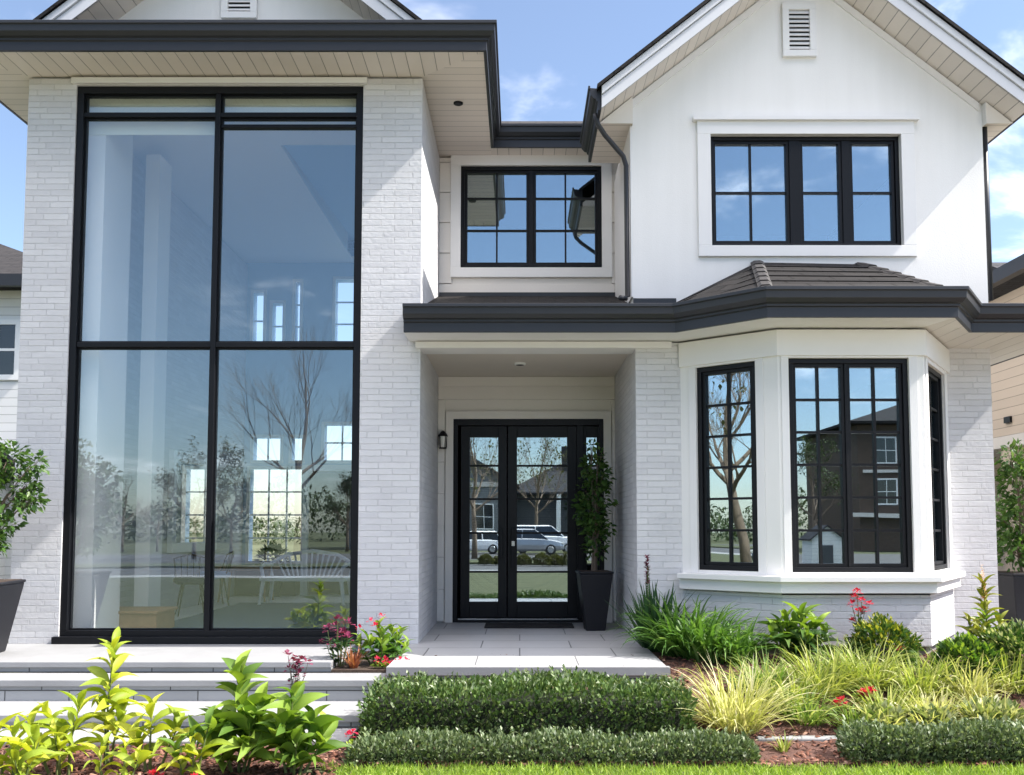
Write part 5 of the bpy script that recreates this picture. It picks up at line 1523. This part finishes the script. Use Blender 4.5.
sidings('siding_white', (0.82, 0.82, 0.81)); sidings('siding_beige', (0.62, 0.52, 0.42)); sidings('siding_grey', (0.20, 0.21, 0.22)); sidings('siding_dark', (0.075, 0.078, 0.085))
M['brown'] = bricks('brown_brick', (0.125, 0.085, 0.065), (0.095, 0.066, 0.052), (0.12, 0.1, 0.08), 0.24, 0.08, 0.01, 0.004)
M['roof_dark'] = bricks('dark_shingle', (0.032, 0.033, 0.038), (0.055, 0.056, 0.062), (0.016, 0.016, 0.018), 0.33, 0.14, 0.008, 0.01, 0.85, big=0.2)

# white neighbour at the left
t = thing('house', 'white sided neighbouring house with a brown hipped roof on the left', 'house', (-14, 18, ZL), world=True)
m = MB(); m.box(-20, -8.6, 18, 27, ZL, 5.8); m.build('wall', 'siding_white', t)
m = MB(); hiproof(m, -20, -8.6, 18, 27, 5.95, 2.3, 0.45); m.build('roof', 'roof', t)
m = MB(); m.box(-20.55, -8.05, 17.42, 17.56, 5.72, 5.94); m.build('gutter', 'gutter', t)
f18 = front(18.0)
wa, wb = P(3, 325, 18), P(15, 375, 18)
far_window(t, f18, wa.x - 0.75, wb.x, wb.z, wa.z, 3, 2, 'white')
far_window(t, f18, -13.6, -12.2, wb.z, wa.z, 3, 2, 'white')
m = MB(); gableroof(m, -16, -9.6, 15.6, 18, 2.1, 0.5, 0.3, 0.12, 'x'); m.build('porch_roof', 'roof_dark', t)
m = MB(); m.box(-16, -9.7, 15.7, 18, ZL, 1.95); m.build('porch_wall', 'siding_white', t)
# beige neighbour at the right
t = thing('house', 'beige sided neighbouring house with a dark grey roof on the right', 'house', (12, 16, ZL), world=True)
m = MB()
m.box(8.1, 17, 12.6, 24, 2.75, 5.1); m.box(9.6, 17, 13.2, 24, ZL, 2.75); m.build('wall', 'siding_beige', t)
m = MB(); m.box(8.1, 17.1, 12.5, 24.1, 2.55, 2.745); m.build('beam', 'trim_beige', t) if 'trim_beige' in M else m.build('beam', 'cream', t)
for y in (12.7, 15.6, 18.5, 21.4):
    m = MB(); m.box(8.12, 8.5, y, y + 0.38, ZL, 2.55); m.build('column', 'siding_beige', t)
m = MB(); hiproof(m, 8.1, 17, 12.6, 24, 5.28, 2.0, 0.5); m.build('roof', 'roof_dark', t)
m = MB(); m.box(7.45, 7.59, 12.1, 24.5, 5.05, 5.26); m.build('gutter', 'gutter', t)
m = MB(); m.box(8.06, 8.098, 15.55, 15.75, 2.95, 3.05); m.build('vent_hood', 'frame', t)
m = MB(); gableroof(m, 8.9, 10.4, 17.0, 18.6, 5.85, 0.35, 0.15, 0.06, 'x'); m.build('dormer_roof', 'roof_dark', t)
m = MB(); m.box(9.0, 10.3, 17.1, 18.5, 5.4, 5.82); m.build('dormer_wall', 'siding_white', t)

# houses across the street (they show in the glass)
t = thing('house', 'grey gabled house across the street mirrored in the front door', 'house', (-2, -53, ZL), world=True)
m = MB(); m.box(-13, -0.6, -62, -52, ZL, 4.8); m.build('wall', 'siding_grey', t)
m = MB(); m.poly([(-13, -52, 4.8), (-0.6, -52, 4.8), (-6.8, -52, 8.6)]); m.poly([(-0.6, -62, 4.8), (-13, -62, 4.8), (-6.8, -62, 8.6)]); m.build('gable_wall', 'siding_grey', t)
m = MB(); gableroof(m, -13, -0.6, -62, -52, 4.8, 3.8, 0.6, 0.2, 'y'); m.build('roof', 'roof_dark', t)
m = MB(); m.box(-0.6, 12, -62, -54, ZL, 3.9); m.build('wing_wall', 'siding_dark', t)
m = MB(); hiproof(m, -0.6, 12, -62, -54, 4.1, 2.6, 0.7); m.build('wing_roof', 'roof_dark', t)
m = MB(); m.box(3.6, 4.3, -57.5, -56.8, 4.6, 8.2); m.build('chimney', 'roof_dark', t)
m = MB(); m.box(-13.2, -0.4, -51.93, -51.9, 4.45, 4.85); m.build('fascia', 'cream', t)
fb = lambda y: (Vector((0, y, 0)), -FX, FY)
far_window(t, fb(-52), 2.2, 3.6, 1.2, 3.0); far_window(t, fb(-52), 7.5, 9.5, 1.2, 3.0); far_window(t, fb(-54), -9, -7, 1.0, 2.8)
m = MB(); m.box(3.0, 3.35, -53.4, -53.05, ZL, 3.9); m.box(6.0, 6.35, -53.4, -53.05, ZL, 3.9); m.build('porch_column', 'white', t)
t = thing('house', 'tall brown house across the street mirrored in the bay window', 'house', (26, -48, ZL), world=True)
m = MB(); m.box(23.2, 39, -58, -46, ZL, 8.2); m.build('wall', 'brown', t)
m = MB(); hiproof(m, 23.2, 39, -58, -46, 8.4, 2.2, 0.8); m.build('roof', 'roof', t)
m = MB(); m.box(22.6, 27, -45.97, -45.6, 1.9, 2.2); m.box(23.5, 33, -45.97, -45.85, 5.0, 5.2); m.build('string_course', 'cream', t)
for u in (-25.8, -29.0, -32.2, -35.8):
    far_window(t, fb(-46), u, u + 1.3, 5.7, 7.3, 2, 2); far_window(t, fb(-46), u, u + 1.3, 2.9, 4.5, 2, 2)
far_window(t, fb(-46), -32.7, -29.7, 0.0, 1.9, 4, 2)
t = thing('shed', 'little white gabled shed across the street mirrored in the bay window', 'shed', (13, -21, ZL), world=True)
m = MB(); m.box(12.2, 13.5, -22.4, -21, ZL, 0.75); m.build('wall', 'siding_white', t)
m = MB(); m.poly([(12.2, -21, 0.75), (13.5, -21, 0.75), (12.85, -21, 1.25)]); m.poly([(13.5, -22.4, 0.75), (12.2, -22.4, 0.75), (12.85, -22.4, 1.25)]); m.build('gable_wall', 'siding_white', t)
m = MB(); gableroof(m, 12.2, 13.5, -22.4, -21, 0.75, 0.5, 0.12, 0.05); m.build('roof', 'roof_dark', t)
m = MB(); m.box(12.6, 13.1, -20.99, -20.96, ZL, 0.45); m.build('door', 'siding_dark', t)

# ------------------------------------------------------------------ cars across the street
def car(label, loc, rz, paint, L=4.5, W_=1.82, Hh=1.5, kind='hatch'):
    t = thing('parked_car', label, 'car', loc, rz, 'cars parked across the street')
    # stations along the length: x, half width, bottom, shoulder
    st = [(-0.50, 0.70, 0.42, 0.62), (-0.485, 0.84, 0.30, 0.80), (-0.42, 0.95, 0.24, 0.92), (-0.25, 1.0, 0.22, 0.95), (0.0, 1.0, 0.22, 0.94), (0.2, 1.0, 0.22, 0.92), (0.33, 0.97, 0.24, 0.86), (0.44, 0.90, 0.26, 0.76), (0.49, 0.78, 0.32, 0.64), (0.50, 0.66, 0.42, 0.56)]
    m = MB(); n = 10
    for x, w, z0, z1 in st:
        hw = W_ / 2 * w
        prof = [(-0.9, z0), (-1.0, z0 + 0.12), (-1.02, (z0 + z1) / 2), (-0.97, z1 - 0.06), (-0.88, z1), (0.88, z1), (0.97, z1 - 0.06), (1.02, (z0 + z1) / 2), (1.0, z0 + 0.12), (0.9, z0)]
        m.v += [(x * L, a * hw, z * Hh / 1.5) for a, z in prof]
    for k in range(len(st) - 1):
        for q in range(n):
            r = (q + 1) % n; m.f.append((k * n + q, k * n + r, (k + 1) * n + r, (k + 1) * n + q))
    m.f.append(tuple(range(n))); m.f.append(tuple(reversed(range((len(st) - 1) * n, len(st) * n))))
    m.build('body', paint, t, 0.02, smooth=False)
    sh = 0.93 * Hh / 1.5
    xs = {'hatch': (-0.47, -0.36, 0.06, 0.26), 'suv': (-0.485, -0.43, 0.08, 0.24)}[kind]
    def cab(mb, grow, zt, zb):
        b = W_ / 2
        a0, a1, a2, a3 = [v * L for v in xs]
        mb.hexa([(a0 - grow, -b * 0.90 - grow, zb), (a3 + grow, -b * 0.90 - grow, zb), (a3 + grow, b * 0.90 + grow, zb), (a0 - grow, b * 0.90 + grow, zb),
                 (a1 - grow, -b * 0.72 - grow, zt), (a2 + grow, -b * 0.72 - grow, zt), (a2 + grow, b * 0.72 + grow, zt), (a1 - grow, b * 0.72 + grow, zt)])
    m = MB(); cab(m, 0.0, Hh - 0.07, sh - 0.03); m.build('window', 'far_glass', t, 0.02)
    m = MB(); a1, a2 = xs[1] * L, xs[2] * L; b = W_ / 2 * 0.74
    m.hexa([(a1 - 0.04, -b, Hh - 0.08), (a2 + 0.04, -b, Hh - 0.08), (a2 + 0.04, b, Hh - 0.08), (a1 - 0.04, b, Hh - 0.08), (a1 + 0.10, -b * 0.85, Hh), (a2 - 0.15, -b * 0.85, Hh - 0.005), (a2 - 0.15, b * 0.85, Hh - 0.005), (a1 + 0.10, b * 0.85, Hh)])
    for sy in (-1, 1):
        for (xa, xb) in ((xs[0], xs[1]), (xs[3], xs[2]), (-0.14, -0.13)):
            m.tube([(xa * L, sy * W_ / 2 * 0.905, sh - 0.02), (xb * L, sy * W_ / 2 * 0.73, Hh - 0.06)], 0.035, 6)
    m.build('roof', paint, t, 0.02)
    for sx in (-0.31, 0.30):
        for sy in (-1, 1):
            y = sy * (W_ / 2 - 0.10)
            m = MB(); m.tube([(sx * L, y - 0.11, 0.33), (sx * L, y - 0.09, 0.33), (sx * L, y + 0.09, 0.33), (sx * L, y + 0.11, 0.33)], [0.29, 0.33, 0.33, 0.29], 20); w = m.build('wheel', 'rubber', t)
            m = MB(); m.tube([(sx * L, y + sy * 0.10, 0.33), (sx * L, y + sy * 0.125, 0.33)], [0.215, 0.19], 16); m.build('rim', 'chrome', w)
    for sy in (-1, 1):
        m = MB(); m.box(L * 0.462, L * 0.492, sy * W_ * 0.34 - 0.16, sy * W_ * 0.34 + 0.16, 0.60 * Hh / 1.5, 0.70 * Hh / 1.5); m.build('headlight', 'lamp_glass', t, 0.02)
        m = MB(); m.box(-L * 0.495, -L * 0.478, sy * W_ * 0.36 - 0.10, sy * W_ * 0.36 + 0.10, 0.66 * Hh / 1.5, 0.82 * Hh / 1.5); m.build('taillight', 'tail_red', t, 0.02)
    return t
M['tail_red'] = plain('tail_lens', (0.4, 0.015, 0.01), 0.2)
M['silver'] = plain('silver_paint', (0.42, 0.43, 0.45), 0.25, 0.03, metal=0.6)
M['car_white'] = plain('car_white', (0.78, 0.78, 0.78), 0.25, 0.02)
M['car_grey'] = plain('car_grey', (0.10, 0.105, 0.115), 0.25, 0.03, metal=0.5)
zr_ = ZL - 0.012
Dm = lambda px, D: (px - CX) / F * (2 * YD + D)
car('silver hatchback parked across the street in front of the white van like car', (Dm(531, 36), -36, zr_), 0, 'silver', 4.2, 1.82, 1.62)
car('tall white sport utility car behind the silver hatchback', (Dm(545, 40), -39.2, zr_), 0, 'car_white', 4.9, 1.95, 1.85, 'suv')
car('small white hatchback left of the silver one across the street', (Dm(474, 36), -36, zr_), math.pi, 'car_white', 3.9, 1.72, 1.5)
car('dark grey sport utility car parked by the curved bare tree', (-23, -4.5, ZL), R(70), 'car_grey', 4.8, 1.9, 1.75, 'suv')

# ------------------------------------------------------------------ trees across the street and beyond
def grow(mb, p, d, L, r, depth, spread, gravity=0.0, tips=None, minr=0.004, kids=3):
    n = 3
    pts, rad = [p], [r]
    q = Vector(p); dd = Vector(d)
    for i in range(n):
        dd = (dd + Vector((random.gauss(0, 0.10), random.gauss(0, 0.10), random.gauss(0.03, 0.06)))).normalized()
        q = q + dd * L / n
        pts.append(q.copy()); rad.append(max(minr, r * (1 - 0.36 * (i + 1) / n)))
    mb.tube(pts, rad, 8 if depth > 3 else 5 if depth > 1 else 3, cap=False)
    if depth <= 0:
        if tips is not None: tips.append(q.copy())
        return
    k = kids + (1 if random.random() < 0.4 else 0)
    for i in range(k):
        f = 1.0 if i == 0 else random.uniform(0.35, 0.95)
        j = min(n - 1, int(f * n)); s = pts[j].lerp(pts[j + 1], f * n - j) if f < 1 else q
        ax = Vector(rand_dirs(1)[0]); nd = (dd + (ax - dd * ax.dot(dd)) * (spread * random.uniform(0.5, 1.1) if i else 0.25)).normalized()
        nd.z += gravity; nd.normalize()
        grow(mb, s, nd, L * random.uniform(0.62, 0.80), max(minr, rad[j + 1] * (0.78 if i == 0 else 0.55)), depth - 1, spread, gravity, tips, minr, kids)
def bare_tree(label, loc, h, depth=5, spread=0.8, r=None, lean=(0, 0), leaves=0, leaf_mat='olive_leaf', name='bare_tree', trunk_f=0.36):
    t = thing(name, label, 'tree', loc)
    r = r or h * 0.017
    tips = []
    a, b = MB(), MB()
    th = h * trunk_f
    pts = [Vector((0, 0, -0.05)), Vector((lean[0] * 0.2, lean[1] * 0.2, th * 0.35)), Vector((lean[0] * 0.7, lean[1] * 0.7, th * 0.7)), Vector((lean[0], lean[1], th))]
    a.tube(pts, [r * 1.35, r * 1.05, r * 0.95, r * 0.85], 10)
    a.build('trunk', 'twig', t, smooth=True)
    grow(b, pts[-1], (0.05, 0, 1), h * 0.24, r * 0.82, depth, spread, 0.12, tips)
    for k in range(4):
        an = k * 1.7; grow(b, pts[2].lerp(pts[3], 0.3 + 0.2 * k), Vector((math.cos(an), math.sin(an), 0.8)).normalized(), h * 0.20, r * 0.5, depth - 1, spread, 0.12, tips)
    b.build('crown', 'twig', t)
    if leaves:
        tp = np.array([tuple(v) for v in tips]); idx = rng.integers(0, len(tp), leaves)
        pos = tp[idx] + rng.normal(0, h * 0.022, (leaves, 3)); d = rand_dirs(leaves)
        scatter('foliage', LEAF_V, LEAF_F, frames(d), pos, h * 0.022 * rng.uniform(0.7, 1.4, leaves), leaf_mat, t)
    return t
Lm = lambda px, D: (px - CX) / F * (2 * YF + D)
bare_tree('tall bare tree mirrored over the right half of the big window', (Lm(297, 28), -28, ZL), 12.2, 5, 0.75, 0.17)
bare_tree('small bare tree mirrored beside the white pier in the big window', (Lm(122, 46), -46, ZL), 5.6, 4, 0.7, 0.09)
bare_tree('thin bare tree mirrored left of the bright side window', (Lm(158, 48), -48, ZL), 4.8, 4, 0.7, 0.07)
bare_tree('leafing olive tree mirrored above the bright side window', (Lm(194, 30), -30, ZL), 6.6, 4, 0.7, 0.10, leaves=2600, name='leafy_tree')
bare_tree('leafing olive tree mirrored next to the big window mullion', (Lm(232, 44), -44, ZL), 6.0, 4, 0.7, 0.10, leaves=2600, name='leafy_tree')
bare_tree('dark leafy tree mirrored at the right edge of the big window', (Lm(348, 46), -46, ZL), 5.4, 4, 0.8, 0.10, leaves=4200, leaf_mat='far_leaf', name='leafy_tree')
bare_tree('bare tree mirrored in the left leaf of the front door', (Dm(474, 26), -26, ZL), 8.6, 5, 0.7, 0.13, leaves=700)
bare_tree('bare tree mirrored at the top of the right door leaf', (Dm(537, 47), -47, ZL), 9.5, 5, 0.7, 0.13, leaves=900)
bare_tree('curved bare tree mirrored in the left bay window', (-17.5, 0.6, ZL), 8.4, 6, 0.9, 0.16, lean=(0.5, 0.9), trunk_f=0.42, leaves=500)
bare_tree('leafing olive tree mirrored before the brown house', (16.0, -33, ZL), 6.6, 4, 0.8, 0.12, leaves=2200, leaf_mat='far_leaf', name='leafy_tree')
t = thing('conifer', 'small dark conifer mirrored in the rear window of the tall room', 'tree', (Lm(266, 27), -27, ZL))
m = MB(); m.tube([(0, 0, 0), (0, 0, 3.3)], [0.06, 0.01], 6); m.build('trunk', 'bark', t)
n = 3200; f = rng.uniform(0.06, 1, n) ** 0.8; a = rng.integers(0, 9, n) * 0.7 + (f * 9).astype(int) * 1.1 + rng.normal(0, 0.16, n); rr = 0.85 * (1 - f) * rng.uniform(0.15, 1, n)
p = np.stack([rr * np.cos(a), rr * np.sin(a), 0.25 + 3.05 * (f * 9).astype(int) / 9 + 0.12 - 0.22 * rr], 1)
scatter('crown', LEAF_V, LEAF_F, frames(np.stack([np.cos(a), np.sin(a), np.full(n, -0.2)], 1) + rand_dirs(n) * 0.7), p, 0.14, 'far_leaf', t)
labs = ('round olive bush mirrored low in the left door leaf', 'round olive bush mirrored at the centre of the door', 'round olive bush mirrored beside the right door handle', 'round olive bush mirrored at the right of the door', 'larger green bush mirrored against the sidelight', 'green bush mirrored low left of the door handles')
for lab, px, D, r in zip(labs, (486, 524, 543, 556, 572, 500), (17.0, 17.3, 17.1, 17.4, 17.6, 17.5), (0.28, 0.30, 0.34, 0.30, 0.42, 0.24)):
    leafy_ball(lab, (Dm(px, D), -D, ZL + 0.02), r, 1100, 0.10, 'olive_leaf', name='street_bush', cat='bush', group='clipped bushes across the street', open_=0.7)
# distant wood round the neighbourhood: one mass
n = 120000
ang = rng.uniform(0, 2 * np.pi, n); rad = rng.uniform(95, 125, n)
top = 5.6 + 1.8 * np.sin(ang * 23) + 1.3 * np.sin(ang * 57 + 1) + 0.9 * np.sin(ang * 131)
zz = ZL + top * rng.uniform(0, 1, n) ** 0.7
p = np.stack([rad * np.cos(ang), rad * np.sin(ang), zz], 1)
keep = ~((p[:, 1] > 0) & (np.abs(p[:, 0]) < p[:, 1] * 0.75) & (p[:, 2] > 2.2))
p = p[keep]
o = scatter('woods', LEAF_V, LEAF_F, frames(rand_dirs(len(p))), p, rng.uniform(0.35, 0.75, len(p)), 'far_leaf')
tag(o, 'distant dark belt of trees along the horizon', 'woods', kind='stuff')

t = thing('wall_mirror', 'tall white framed mirror on the side wall inside the tall room', 'mirror', (RX0, 14.8, 0.9), world=True)
m = MB(); m.ring(frl, 13.75, 15.75, 0.85, 2.35, 0.14, 0.005, 0.09); m.build('frame', 'white', t, 0.006)
m = MB(); m.obox(frl, 13.88, 15.62, 0.98, 2.22, 0.006, 0.03); m.build('mirror_glass', 'chrome_mirror', t)
